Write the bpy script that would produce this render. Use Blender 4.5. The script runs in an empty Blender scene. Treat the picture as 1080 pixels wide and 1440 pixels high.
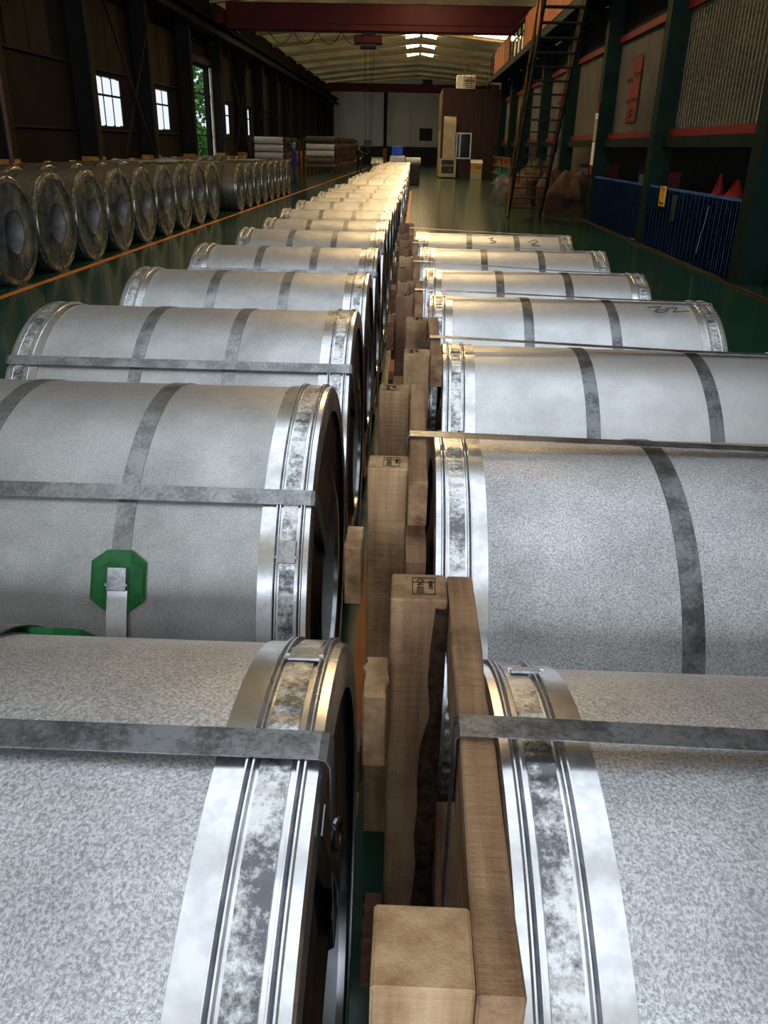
import bpy, bmesh, math, random
from mathutils import Vector, Matrix, noise

PI = math.pi
R_ = math.radians
sc = bpy.context.scene
col = sc.collection
random.seed(7)

# ------------------------------------------------------------------ camera, world, light, exposure
EYE = 1.65
F_PX, PITCH, YAW, ROLL = 1133.0, R_(24.394), R_(1.5249), R_(1.2145)
cam_d = bpy.data.cameras.new('camera')
cam_d.sensor_fit = 'VERTICAL'
cam_d.sensor_height = 36.0
cam_d.lens = 36.0 * F_PX / 1440.0
cam_d.clip_start = 0.02
cam_d.clip_end = 400
cam = bpy.data.objects.new('camera', cam_d)
col.objects.link(cam)
_rot = Matrix.Rotation(YAW, 3, 'Z')
_fw = _rot @ Vector((0, math.cos(PITCH), -math.sin(PITCH)))
_up = _rot @ Vector((0, math.sin(PITCH), math.cos(PITCH)))
_rt = _rot @ Vector((1, 0, 0))
_u = _rt * math.cos(ROLL) + _up * math.sin(ROLL)
_v = _up * math.cos(ROLL) - _rt * math.sin(ROLL)
cam.matrix_world = Matrix(((_u.x, _v.x, -_fw.x, 0), (_u.y, _v.y, -_fw.y, 0), (_u.z, _v.z, -_fw.z, EYE), (0, 0, 0, 1)))
sc.camera = cam

sc.view_settings.view_transform = 'Standard'
sc.view_settings.look = 'None'
sc.view_settings.gamma = 1.0
sc.view_settings.use_curve_mapping = False
sc.view_settings.exposure = 0.0

SKYLIGHT_STRENGTH = 26.0
ROOFLIGHT_STRENGTH = 1.65
WINDOW_STRENGTH = 1.0
world = bpy.data.worlds.new('sky')
sc.world = world
world.use_nodes = True
_bg = world.node_tree.nodes['Background']
_bg.inputs['Color'].default_value = (0.80, 0.92, 1.0, 1)
_bg.inputs['Strength'].default_value = 1.1


def area(name, loc, rot, sx, sy, power, color):
    d = bpy.data.lights.new(name, 'AREA')
    d.shape = 'RECTANGLE'
    d.size, d.size_y = sx, sy
    d.energy = power
    d.color = color
    o = bpy.data.objects.new(name, d)
    o.location = loc
    o.rotation_euler = rot
    col.objects.link(o)
    return o


# daylight that comes in through the open gate at the end of the hall behind the camera
area('gate_daylight', (0, -9.3, 3.1), (R_(90), 0, 0), 11.0, 5.8, 1300, (0.80, 0.89, 1.0))

# ------------------------------------------------------------------ materials
MATS = {}


class NT:
    def __init__(s, name):
        s.m = bpy.data.materials.new(name)
        s.m.use_nodes = True
        s.t = s.m.node_tree
        s.n = s.t.nodes
        s.b = s.n['Principled BSDF']
        MATS[name] = s.m

    def new(s, typ, **kw):
        n = s.n.new(typ)
        for k, v in kw.items():
            setattr(n, k, v)
        return n

    def link(s, a, b):
        s.t.links.new(a, b)

    def coords(s, scale=(1, 1, 1), kind='Object', rnd=True):
        tc = s.new('ShaderNodeTexCoord')
        mp = s.new('ShaderNodeMapping')
        mp.inputs['Scale'].default_value = scale
        if rnd:
            oi = s.new('ShaderNodeObjectInfo')
            ad = s.new('ShaderNodeVectorMath', operation='ADD')
            mu = s.new('ShaderNodeMath', operation='MULTIPLY')
            mu.inputs[1].default_value = 37.0
            s.link(oi.outputs['Random'], mu.inputs[0])
            s.link(tc.outputs[kind], ad.inputs[0])
            s.link(mu.outputs[0], ad.inputs[1])
            s.link(ad.outputs[0], mp.inputs['Vector'])
        else:
            s.link(tc.outputs[kind], mp.inputs['Vector'])
        return mp.outputs['Vector']

    def noise(s, vec, scale, detail=3, rough=0.5):
        n = s.new('ShaderNodeTexNoise')
        n.inputs['Scale'].default_value = scale
        n.inputs['Detail'].default_value = detail
        n.inputs['Roughness'].default_value = rough
        s.link(vec, n.inputs['Vector'])
        return n.outputs['Fac']

    def ramp(s, fac, stops):
        r = s.new('ShaderNodeValToRGB')
        e = r.color_ramp.elements
        while len(e) < len(stops):
            e.new(0.5)
        for k, (p, c) in enumerate(stops):
            e[k].position = p
            e[k].color = (*c, 1) if len(c) == 3 else c
        s.link(fac, r.inputs['Fac'])
        return r.outputs['Color']

    def mix(s, fac, a, b, mode='MIX'):
        m = s.new('ShaderNodeMix', data_type='RGBA', blend_type=mode)
        for sock, v in ((m.inputs[0], fac), (m.inputs[6], a), (m.inputs[7], b)):
            if isinstance(v, (int, float)):
                sock.default_value = v
            elif isinstance(v, tuple):
                sock.default_value = (*v, 1)
            else:
                s.link(v, sock)
        return m.outputs[2]

    def bump(s, h, strength, dist=0.01):
        b = s.new('ShaderNodeBump')
        b.inputs['Strength'].default_value = strength
        b.inputs['Distance'].default_value = dist
        s.link(h, b.inputs['Height'])
        s.link(b.outputs['Normal'], s.b.inputs['Normal'])

    def set(s, color=None, rough=None, metal=None, **kw):
        for key, v in (('Base Color', color), ('Roughness', rough), ('Metallic', metal)):
            if v is None:
                continue
            if isinstance(v, tuple):
                s.b.inputs[key].default_value = (*v, 1)
            elif isinstance(v, (int, float)):
                s.b.inputs[key].default_value = v
            else:
                s.link(v, s.b.inputs[key])
        for k, v in kw.items():
            s.b.inputs[k.replace('_', ' ')].default_value = v
        return s.m


def plain(name, color, rough=0.6, metal=0.0, var=0.25, scale=6.0, spec=0.3):
    t = NT(name)
    f = t.noise(t.coords(), scale, 4)
    lo = tuple(c * (1 - var) for c in color)
    hi = tuple(min(1, c * (1 + var)) for c in color)
    return t.set(t.ramp(f, [(0.3, lo), (0.7, hi)]), rough, metal, Specular_IOR_Level=spec)


def emis(name, color, strength):
    t = NT(name)
    t.set((0.02, 0.02, 0.02), 0.4)
    t.b.inputs['Emission Color'].default_value = (*color, 1)
    t.b.inputs['Emission Strength'].default_value = strength
    return t.m


def zinc(name, dark, light, rough, grain, bump, big=0.2, metal=0.85, det=2, nr=0.6):
    t = NT(name)
    v = t.coords()
    g = t.noise(v, grain, det, nr)
    base = t.ramp(g, [(0.38, dark), (0.6, light)])
    blot = t.noise(v, 5.0, 5, 0.65)
    sh = t.ramp(blot, [(0.3, (1 - big,) * 3), (0.6, (1, 1, 1))])
    c = t.mix(1.0, base, sh, 'MULTIPLY')
    rr = t.ramp(blot, [(0.3, (rough + 0.08,) * 3), (0.7, (rough - 0.05,) * 3)])
    t.set(c, rr, metal)
    t.bump(g, bump, 0.002)
    return t.m


zinc('zinc_wrap_coarse', (0.40, 0.41, 0.43), (0.84, 0.85, 0.88), 0.42, 260, 0.5, 0.28, 0.85, 4, 0.7)
zinc('zinc_wrap_matte', (0.47, 0.475, 0.48), (0.66, 0.665, 0.67), 0.42, 300, 0.25, 0.28, 0.85, 4, 0.7)
zinc('zinc_wrap', (0.62, 0.63, 0.65), (0.78, 0.79, 0.81), 0.38, 380, 0.2, 0.18)
zinc('zinc_ring', (0.74, 0.75, 0.78), (0.85, 0.86, 0.88), 0.24, 40, 0.04, 0.1, 0.95)
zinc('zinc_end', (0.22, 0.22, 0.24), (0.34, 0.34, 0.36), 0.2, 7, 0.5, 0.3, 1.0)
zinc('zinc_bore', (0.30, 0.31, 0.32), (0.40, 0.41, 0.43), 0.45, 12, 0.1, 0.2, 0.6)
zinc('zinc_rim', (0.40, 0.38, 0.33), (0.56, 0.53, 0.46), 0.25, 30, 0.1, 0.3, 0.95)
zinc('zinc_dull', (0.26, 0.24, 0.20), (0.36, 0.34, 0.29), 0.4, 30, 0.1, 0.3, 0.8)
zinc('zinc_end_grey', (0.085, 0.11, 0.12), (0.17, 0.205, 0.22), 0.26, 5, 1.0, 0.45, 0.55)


def strap_mat(name, dark, light):
    t = NT(name)
    v = t.coords()
    a = t.noise(v, 110, 5, 0.75)
    b = t.noise(v, 14, 3, 0.5)
    m = t.new('ShaderNodeMath', operation='ADD')
    t.link(a, m.inputs[0])
    t.link(b, m.inputs[1])
    c = t.ramp(m.outputs[0], [(0.0, dark), (0.92, dark), (1.0, light)])
    # ramp positions are clamped at 1; bring the sum into range
    h = t.new('ShaderNodeMath', operation='MULTIPLY')
    h.inputs[1].default_value = 0.5
    t.link(m.outputs[0], h.inputs[0])
    c = t.ramp(h.outputs[0], [(0.42, dark), (0.56, light)])
    t.set(c, 0.36, 0.85)
    t.bump(a, 0.08, 0.002)
    return t.m


strap_mat('strap_steel', (0.10, 0.105, 0.11), (0.26, 0.27, 0.285))
strap_mat('strap_mid', (0.20, 0.205, 0.21), (0.38, 0.39, 0.40))
strap_mat('strap_ring', (0.16, 0.17, 0.18), (0.80, 0.81, 0.82))
strap_mat('strap_bright', (0.30, 0.31, 0.32), (0.58, 0.59, 0.61))


def wood(name, axis, dark, mid, light, rough=0.75):
    t = NT(name)
    s = [26.0, 26.0, 26.0]
    s[axis] = 1.6
    v = t.coords(tuple(s))
    g = t.noise(v, 1.0, 6, 0.65)
    v2 = t.coords((7, 7, 7))
    k = t.noise(v2, 1.0, 5, 0.7)
    c = t.ramp(g, [(0.32, dark), (0.5, mid), (0.68, light)])
    stain = t.ramp(k, [(0.32, (0.55, 0.5, 0.46)), (0.52, (1, 1, 1))])
    c = t.mix(1.0, c, stain, 'MULTIPLY')
    t.set(c, rough)
    s3 = [90.0, 90.0, 90.0]
    s3[axis] = 140.0
    f1 = t.noise(t.coords(tuple(s3)), 1.0, 5, 0.75)
    s4 = [5.0, 5.0, 5.0]
    s4[axis] = 110.0
    f2 = t.noise(t.coords(tuple(s4)), 1.0, 2, 0.5)
    ad = t.new('ShaderNodeMath', operation='ADD')
    t.link(f1, ad.inputs[0])
    t.link(f2, ad.inputs[1])
    t.bump(ad.outputs[0], 0.7, 0.004)
    return t.m


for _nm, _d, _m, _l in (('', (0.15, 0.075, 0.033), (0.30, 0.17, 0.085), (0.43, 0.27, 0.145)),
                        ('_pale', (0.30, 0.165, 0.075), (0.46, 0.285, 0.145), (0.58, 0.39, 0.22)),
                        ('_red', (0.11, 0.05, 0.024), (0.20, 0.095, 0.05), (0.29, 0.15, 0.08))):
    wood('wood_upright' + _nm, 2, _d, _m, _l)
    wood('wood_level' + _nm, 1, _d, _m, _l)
plain('bark', (0.09, 0.052, 0.032), 0.9, 0, 0.6, 60)
plain('stamp_ink', (0.02, 0.015, 0.012), 0.8)
plain('pen_ink', (0.03, 0.03, 0.035), 0.6)
plain('green_plastic', (0.015, 0.16, 0.04), 0.38, 0, 0.2, 30)
plain('dark_rubber', (0.015, 0.015, 0.017), 0.7)

# green epoxy floor
_t = NT('floor_epoxy')
_v = _t.coords(rnd=False)
_n = _t.noise(_v, 0.5, 6, 0.6)
_n2 = _t.noise(_v, 14, 4, 0.7)
_c = _t.ramp(_n, [(0.3, (0.009, 0.042, 0.027)), (0.7, (0.020, 0.075, 0.052))])
_c = _t.mix(_t.ramp(_n2, [(0.45, (0, 0, 0)), (0.8, (0.5, 0.5, 0.5))]), _c, (0.03, 0.055, 0.04))
_t.set(_c, _t.ramp(_n2, [(0.3, (0.13,) * 3), (0.8, (0.22,) * 3)]), 0.0, Specular_IOR_Level=0.32)
plain('line_orange', (0.55, 0.17, 0.02), 0.5, 0, 0.3, 3)
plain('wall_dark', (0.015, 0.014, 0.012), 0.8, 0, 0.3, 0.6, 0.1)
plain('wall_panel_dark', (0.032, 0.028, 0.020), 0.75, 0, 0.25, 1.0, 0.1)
plain('wall_end_pale', (0.66, 0.69, 0.69), 0.7, 0, 0.12, 0.4)
plain('wall_end_dark', (0.035, 0.04, 0.05), 0.7, 0, 0.15, 0.4)
plain('wall_plain', (0.10, 0.10, 0.095), 0.8)
plain('steel_black', (0.012, 0.012, 0.012), 0.6, 0, 0.3, 3, 0.12)
plain('steel_green', (0.005, 0.019, 0.013), 0.6, 0, 0.25, 3, 0.1)
plain('steel_pipe', (0.10, 0.055, 0.045), 0.5)
plain('paint_amber', (0.55, 0.22, 0.03), 0.6, 0, 0.3, 4)
plain('concrete_cream', (0.42, 0.34, 0.20), 0.85, 0, 0.18, 0.7)
plain('concrete_rib', (0.50, 0.42, 0.27), 0.85, 0, 0.18, 0.9)
plain('crane_red', (0.075, 0.006, 0.007), 0.5, 0, 0.25, 1.5, 0.2)
plain('sheet_white', (0.80, 0.79, 0.75), 0.55, 0, 0.12, 1.2)
plain('trim_red', (0.20, 0.014, 0.013), 0.5, 0, 0.15, 2)
plain('banner_red', (0.17, 0.016, 0.018), 0.6, 0, 0.3, 3)
plain('sheet_blue', (0.035, 0.125, 0.40), 0.55, 0, 0.3, 2, 0.2)
plain('sheet_orange', (0.42, 0.13, 0.035), 0.6, 0, 0.25, 2)
plain('booth_brown', (0.035, 0.014, 0.009), 0.6, 0, 0.2, 2)
plain('booth_lit_tan', (0.22, 0.17, 0.10), 0.6, 0, 0.2, 2)  # cabin's left side: the light falling on it is painted in as tan
plain('duct_cream', (0.42, 0.37, 0.25), 0.45, 0, 0.12, 3)
plain('alu_frame', (0.45, 0.44, 0.42), 0.4, 0.6, 0.1, 3)
plain('glass_dark', (0.012, 0.014, 0.015), 0.08)
plain('sign_yellow', (0.72, 0.42, 0.02), 0.5, 0, 0.1, 5)
plain('tarp_brown', (0.04, 0.021, 0.013), 0.8, 0, 0.35, 5)
plain('tarp_tan', (0.08, 0.044, 0.03), 0.85, 0, 0.35, 5)
plain('tarp_olive', (0.05, 0.045, 0.02), 0.85, 0, 0.3, 5)
plain('cloth_grey', (0.12, 0.11, 0.12), 0.85)
plain('cone_red', (0.5, 0.03, 0.025), 0.5)
plain('roll_white', (0.62, 0.64, 0.68), 0.5, 0, 0.08, 5)
plain('roll_olive', (0.085, 0.08, 0.06), 0.6)
plain('roll_mauve', (0.15, 0.12, 0.12), 0.6)
plain('roll_core', (0.05, 0.03, 0.022), 0.7, 0, 0.3, 9)
plain('overall_blue', (0.012, 0.035, 0.24), 0.8, 0, 0.25, 12)
plain('overall_dark', (0.018, 0.02, 0.03), 0.8)
plain('helmet_blue', (0.02, 0.16, 0.62), 0.3)
plain('hair_dark', (0.015, 0.011, 0.01), 0.7)
plain('skin', (0.45, 0.25, 0.17), 0.6, 0, 0.08, 12)
plain('boot', (0.02, 0.02, 0.02), 0.6)
plain('hood_blue', (0.01, 0.08, 0.62), 0.5)
plain('machine_white', (0.6, 0.62, 0.64), 0.4)
plain('machine_dark', (0.03, 0.03, 0.032), 0.6)
plain('film_white', (0.62, 0.60, 0.55), 0.3, 0, 0.15, 4)
plain('leaf', (0.10, 0.26, 0.05), 0.7, 0, 0.4, 2)
plain('trunk_bark', (0.08, 0.06, 0.045), 0.9)
plain('net_teal', (0.02, 0.42, 0.36), 0.7)
plain('ground_soil', (0.3, 0.28, 0.24), 0.9)
plain('rail_teal', (0.02, 0.22, 0.15), 0.5)
plain('rail_yellow', (0.20, 0.11, 0.02), 0.5)
emis('rooflight_cool', (0.84, 0.92, 1.0), ROOFLIGHT_STRENGTH)
emis('skylight_pane', (1.0, 0.69, 0.34), SKYLIGHT_STRENGTH)
emis('window_pane', (0.86, 0.93, 1.0), WINDOW_STRENGTH)


# ------------------------------------------------------------------ mesh helpers
class MB:
    def __init__(s):
        s.bm = bmesh.new()

    def box(s, x0, x1, y0, y1, z0, z1, mtx=None):
        vs = [s.bm.verts.new((x, y, z)) for x in (x0, x1) for y in (y0, y1) for z in (z0, z1)]
        if mtx:
            for v in vs:
                v.co = mtx @ v.co
        for f in ((0, 1, 3, 2), (4, 6, 7, 5), (0, 4, 5, 1), (2, 3, 7, 6), (0, 2, 6, 4), (1, 5, 7, 3)):
            s.bm.faces.new([vs[i] for i in f])
        return s

    def bar(s, a, b, w, h=None):
        """a bar from a to b with a w x h section"""
        a, b = Vector(a), Vector(b)
        h = h or w
        d = (b - a)
        L = d.length
        q = d.to_track_quat('Z', 'Y').to_matrix().to_4x4()
        q.translation = a
        return s.box(-w / 2, w / 2, -h / 2, h / 2, 0, L, q)

    def tube(s, pts, r, n=8, caps=True):
        pts = [Vector(p) for p in pts]
        rings = []
        up = Vector((0.13, 0.21, 1)).normalized()
        for i, p in enumerate(pts):
            d = (pts[min(i + 1, len(pts) - 1)] - pts[max(i - 1, 0)]).normalized()
            if abs(d.dot(up)) > 0.98:
                up = Vector((1, 0.2, 0))
            x = d.cross(up).normalized()
            y = d.cross(x)
            rr = r[i] if isinstance(r, (list, tuple)) else r
            rings.append([s.bm.verts.new(p + (x * math.cos(2 * PI * k / n) + y * math.sin(2 * PI * k / n)) * rr) for k in range(n)])
        for a, b in zip(rings, rings[1:]):
            for k in range(n):
                s.bm.faces.new((a[k], a[(k + 1) % n], b[(k + 1) % n], b[k]))
        if caps:
            s.bm.faces.new(rings[0][::-1])
            s.bm.faces.new(rings[-1])
        return s

    def revolve(s, prof, n=96, zc=0.0, wav=0.0, waves=0, a0=0.0, a1=2 * PI, closed=False):
        """profile of (x, r) points turned about the x axis lying at height zc"""
        full = abs(a1 - a0) > 2 * PI - 1e-4
        m = n if full else n + 1
        rows = []
        for k in range(m):
            a = a0 + (a1 - a0) * k / n
            dr = wav * math.sin(a * waves) if waves else 0.0
            rows.append([s.bm.verts.new((x, -(r + dr) * math.cos(a), zc + (r + dr) * math.sin(a))) for x, r in prof])
        np_ = len(prof)
        for k in range(n):
            A, B = rows[k], rows[(k + 1) % m]
            for j in range(np_ if closed else np_ - 1):
                j2 = (j + 1) % np_
                s.bm.faces.new((A[j], A[j2], B[j2], B[j]))
        return s

    def lathe_z(s, prof, n=24, c=(0, 0, 0)):
        rows = []
        for k in range(n):
            a = 2 * PI * k / n
            rows.append([s.bm.verts.new((c[0] + r * math.cos(a), c[1] + r * math.sin(a), c[2] + z)) for r, z in prof])
        for k in range(n):
            A, B = rows[k], rows[(k + 1) % n]
            for j in range(len(prof) - 1):
                s.bm.faces.new((A[j], B[j], B[j + 1], A[j + 1]))
        return s

    def ribbon(s, path, side, thick, closed=False):
        """a band: path points, side = half width vector, thick = thickness, swept with its own normal"""
        pts = [Vector(p) for p in path]
        side = Vector(side)
        n = len(pts)
        rows = []
        for i, p in enumerate(pts):
            a = pts[(i - 1) % n] if (closed or i) else pts[0]
            b = pts[(i + 1) % n] if (closed or i < n - 1) else pts[-1]
            d = (b - a).normalized()
            nn = side.normalized().cross(d).normalized() * (thick / 2)
            rows.append([s.bm.verts.new(q) for q in (p - side - nn, p + side - nn, p + side + nn, p - side + nn)])
        for i in range(n if closed else n - 1):
            A, B = rows[i], rows[(i + 1) % n]
            for j in range(4):
                s.bm.faces.new((A[j], A[(j + 1) % 4], B[(j + 1) % 4], B[j]))
        if not closed:
            s.bm.faces.new(rows[0][::-1])
            s.bm.faces.new(rows[-1])
        return s

    def sheet(s, prof, z0, z1, thick=0.004):
        """corrugated sheet: prof = list of (u, d) along y with depth in x"""
        f = [[s.bm.verts.new((d, u, z)) for z in (z0, z1)] for u, d in prof]
        for a, b in zip(f, f[1:]):
            s.bm.faces.new((a[0], b[0], b[1], a[1]))
        r = bmesh.ops.solidify(s.bm, geom=list(s.bm.faces), thickness=thick)
        return s

    def bevel(s, w, seg=1):
        bmesh.ops.bevel(s.bm, geom=list(s.bm.edges), offset=w, segments=seg, affect='EDGES', profile=0.5)
        return s

    def mesh(s, name, mat, smooth=None):
        bmesh.ops.recalc_face_normals(s.bm, faces=list(s.bm.faces))
        me = bpy.data.meshes.new(name)
        s.bm.to_mesh(me)
        s.bm.free()
        for m in (mat if isinstance(mat, (list, tuple)) else [mat]):
            me.materials.append(MATS[m])
        if smooth is not None:
            me.shade_smooth()
            me.set_sharp_from_angle(angle=R_(smooth))
        return me

    def build(s, name, mat, parent=None, smooth=None):
        return put(name, s.mesh(name, mat, smooth), parent)


def put(name, me, parent=None, label=None):
    o = bpy.data.objects.new(name, me)
    col.objects.link(o)
    if parent:
        o.parent = parent
    if label:
        o['label'] = label
    return o


def tag(o, label=None, cat=None, group=None, kind=None):
    for k, v in (('label', label), ('category', cat), ('group', group), ('kind', kind)):
        if v:
            o[k] = v
    return o


def thing(name, label, cat, loc=(0, 0, 0), rz=0.0, group=None):
    o = bpy.data.objects.new(name, None)
    o.empty_display_size = 0.1
    col.objects.link(o)
    o.location = loc
    o.rotation_euler = (0, 0, rz)
    return tag(o, label, cat, group)


def struct(o, kind='structure'):
    o['kind'] = kind
    return o


ORD = ('first second third fourth fifth sixth seventh eighth ninth tenth eleventh twelfth thirteenth fourteenth fifteenth sixteenth '
       'seventeenth eighteenth nineteenth twentieth twenty-first twenty-second twenty-third twenty-fourth twenty-fifth twenty-sixth '
       'twenty-seventh twenty-eighth twenty-ninth thirtieth thirty-first thirty-second thirty-third thirty-fourth thirty-fifth').split()

# ------------------------------------------------------------------ hall shell
XL, XR, Y0, Y1 = -9.1, 9.4, -9.5, 95.0
BAY = 5.3
fl = MB().box(XL, XR, Y0, Y1, -0.2, 0.0).build('floor', 'floor_epoxy')
struct(fl)
OA, OB = (-4.66, 9.18), (-4.28, 43.7)


def orange_x(y):
    return OA[0] + (OB[0] - OA[0]) * (y - OA[1]) / (OB[1] - OA[1])


m = MB()
y = -2.0
ln = [(orange_x(-2) - 0.05, -2), (orange_x(-2) + 0.05, -2), (orange_x(75) + 0.05, 75), (orange_x(75) - 0.05, 75)]
vs = [m.bm.verts.new((a, b, z)) for z in (0.0005, 0.003) for a, b in ln]
for f in ((0, 1, 2, 3), (4, 5, 6, 7), (0, 1, 5, 4), (1, 2, 6, 5), (2, 3, 7, 6), (3, 0, 4, 7)):
    m.bm.faces.new([vs[i] for i in f])
struct(m.build('trim_1', 'line_orange'))
struct(MB().box(4.38, 4.46, 10.0, 23.0, 0.0, 0.02).build('trim_2', 'tarp_brown'))
# amber guide line on the floor beside the long coil row's right end
struct(MB().box(-0.16, -0.10, 0.4, 36.0, 0.0005, 0.003).build('trim_3', 'line_orange'))

# left wall with real openings
WZ0, WZ1, EAVE = 2.0, 3.40, 7.15
win_y = [26.6 + BAY * k for k in range(-4, 12)]
door_i = 37.2
m = MB()
edges = []
for c in win_y:
    if c < 24:
        continue
    if abs(c - door_i) < 0.1:
        edges.append((36.4, 39.3, 0.0, 4.55))
    else:
        edges.append((c - 1.2, c + 1.2, WZ0, WZ1))
edges.append((90.0, 91.3, 1.8, 5.0))
prev = Y0
for a, b, z0, z1 in edges:
    m.box(XL - 0.2, XL, prev, a, 0, EAVE + 0.25)
    if z0 > 0:
        m.box(XL - 0.2, XL, a, b, 0, z0)
    m.box(XL - 0.2, XL, a, b, z1, EAVE + 0.25)
    prev = b
m.box(XL - 0.2, XL, prev, Y1, 0, EAVE + 0.25)
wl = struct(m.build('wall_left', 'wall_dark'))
# girts and pale cladding panels on the inner face
for c in win_y:
    if c < 8:
        continue
    if abs(c - door_i) > 0.1:
        for k in (-0.62, 0.62):
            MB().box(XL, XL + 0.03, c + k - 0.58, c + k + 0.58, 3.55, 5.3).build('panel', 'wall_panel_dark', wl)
    for z in (1.9, 3.48, 5.4):
        MB().box(XL, XL + 0.08, c - 2.2, c + 2.2, z, z + 0.06).build('girt', 'steel_black', wl)
wn = 0
for a, b, z0, z1 in edges:
    if a < 24 or z0 == 0:
        continue
    wn += 1
    w = struct(MB().box(XL - 0.16, XL - 0.04, a, b, z0, z0 + 0.05).box(XL - 0.16, XL - 0.04, a, b, z1 - 0.05, z1)
               .box(XL - 0.16, XL - 0.04, a, a + 0.05, z0 + 0.05, z1 - 0.05).box(XL - 0.16, XL - 0.04, b - 0.05, b, z0 + 0.05, z1 - 0.05)
               .build('window_%d' % wn, 'steel_black'))
    cols = 3 if b - a > 2 else 1
    zm = z0 + (z1 - z0) * 0.62
    for k in range(cols):
        ya, yb = a + 0.05 + (b - a - 0.1) * k / cols, a + 0.05 + (b - a - 0.1) * (k + 1) / cols
        for za, zb in ((z0 + 0.05, zm), (zm, z1 - 0.05)):
            MB().box(XL - 0.11, XL - 0.09, ya + 0.02, yb - 0.02, za + 0.03, zb - 0.03).build('pane', 'window_pane', w)
        if k:
            MB().box(XL - 0.13, XL - 0.07, ya - 0.02, ya + 0.02, z0 + 0.05, z1 - 0.05).build('mullion', 'steel_black', w)
    MB().box(XL - 0.13, XL - 0.07, a + 0.05, b - 0.05, zm - 0.03, zm + 0.03).build('transom', 'steel_black', w)
# the big side gate: one leaf slid open, the other closed over the wall
d = struct(MB().box(XL + 0.06, XL + 0.12, 39.3, 41.2, 0.02, 4.6).build('door_1', 'sheet_white'))
for z in (0.1, 1.6, 3.1, 4.45):
    MB().box(XL + 0.12, XL + 0.15, 39.35, 41.15, z, z + 0.06).build('rail', 'alu_frame', d)
MB().box(XL + 0.12, XL + 0.15, 40.22, 40.28, 0.1, 4.5).build('stile', 'alu_frame', d)
struct(MB().box(XL, XL + 0.2, 35.6, 41.6, 4.62, 4.85).build('trim_4', 'steel_black'))

# far end wall, back wall with its open gate, right outer wall
we = struct(MB().box(XL - 0.2, XR + 0.2, Y1, Y1 + 0.2, 0, 9.0).build('wall_end', 'wall_end_pale'))
for k in range(11):
    xa = XL + (XR - XL) * k / 11
    MB().box(xa + 0.01, xa + (XR - XL) / 11 - 0.01, Y1 - 0.04, Y1, 1.68, 7.6).build('panel', 'wall_end_pale', we)
MB().box(XL, XR, Y1 - 0.06, Y1, 0, 1.67).build('dado', 'wall_end_dark', we)
MB().box(0.4, 1.75, Y1 - 0.1, Y1 - 0.03, 2.3, 3.5).build('panel', 'wall_end_dark', we)
struct(MB().box(XL - 0.2, -5.6, Y0 - 0.2, Y0, 0, 8.6).box(5.6, XR + 0.2, Y0 - 0.2, Y0, 0, 8.6).box(-5.6, 5.6, Y0 - 0.2, Y0, 6.1, 8.6)
       .build('wall_back', 'wall_plain'))
struct(MB().box(XR, XR + 0.2, Y0, Y1, 0, EAVE + 0.25).build('wall_right', 'wall_plain'))

# roof: cream ribs every bay, sloped slabs between, rooflights at the ridge
RX, RIDGE = 0.15, 8.05


def roof_z(x):
    half = (RX - XL) if x < RX else (XR - RX)
    t = abs(x - RX) / half
    return RIDGE - (RIDGE - EAVE) * (0.75 * t + 0.25 * t * t)


xs = [XL, -7, -4.8, -2.4, RX, 2.7, 5.1, 7.3, XR]
ceil_root = struct(thing('ceiling', None, None))
rib_y = [57.5 + 5.6 * k for k in range(-12, 7)]
SKY_TRANS = 57.5
for i, yr in enumerate(rib_y):
    m = MB()
    rows = []
    for x in xs:
        z = roof_z(x)
        rows.append([m.bm.verts.new((x, yr + dy, z + dz)) for dy, dz in ((-0.16, 0.0), (0.16, 0.0), (0.16, 0.36), (-0.16, 0.36))])
    for A, B in zip(rows, rows[1:]):
        for j in range(4):
            m.bm.faces.new((A[j], A[(j + 1) % 4], B[(j + 1) % 4], B[j]))
    m.build('rib', 'concrete_rib', ceil_root)
    # folded slab of the bay
    ya, yb = yr + 0.16, yr + 5.44
    m = MB()
    sec = [(ya, 0.18), (ya + 1.3, 0.16), ((ya + yb) / 2, 0.20), (yb - 1.3, 0.16), (yb, 0.18)]
    g = [[m.bm.verts.new((x, yy, roof_z(x) + dz)) for yy, dz in sec] for x in xs]
    for A, B in zip(g, g[1:]):
        for j in range(4):
            m.bm.faces.new((A[j], A[j + 1], B[j + 1], B[j]))
    bmesh.ops.solidify(m.bm, geom=list(m.bm.faces), thickness=0.12)
    m.build('slab', 'concrete_cream', ceil_root)
    # rooflight: two panes either side of the ridge
    for sx in ((-1, 1) if 12 < yr < 72 else ()):
        x0, x1 = RX + sx * 0.08, RX + sx * 1.0
        m = MB()
        q = [(x0, yr + 0.6), (x1, yr + 0.6), (x1, yr + 2.3), (x0, yr + 2.3)]
        vs = [m.bm.verts.new((a, b, roof_z(a) + 0.10 - 0.09 * abs(a - RX) + dz)) for dz in (0, 0.03) for a, b in q]
        for f in ((0, 1, 2, 3), (4, 5, 6, 7), (0, 1, 5, 4), (1, 2, 6, 5), (2, 3, 7, 6), (3, 0, 4, 7)):
            m.bm.faces.new([vs[k] for k in f])
        m.build('rooflight_pane', 'skylight_pane', ceil_root)
        m = MB()
        for k in range(4):
            xa = x0 + (x1 - x0) * k / 3
            m.bar((xa, yr + 0.6, roof_z(xa) + 0.08 - 0.09 * abs(xa - RX)), (xa, yr + 2.3, roof_z(xa) + 0.08 - 0.09 * abs(xa - RX)), 0.05)
        m.build('rooflight_bars', 'steel_black', ceil_root)
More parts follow.
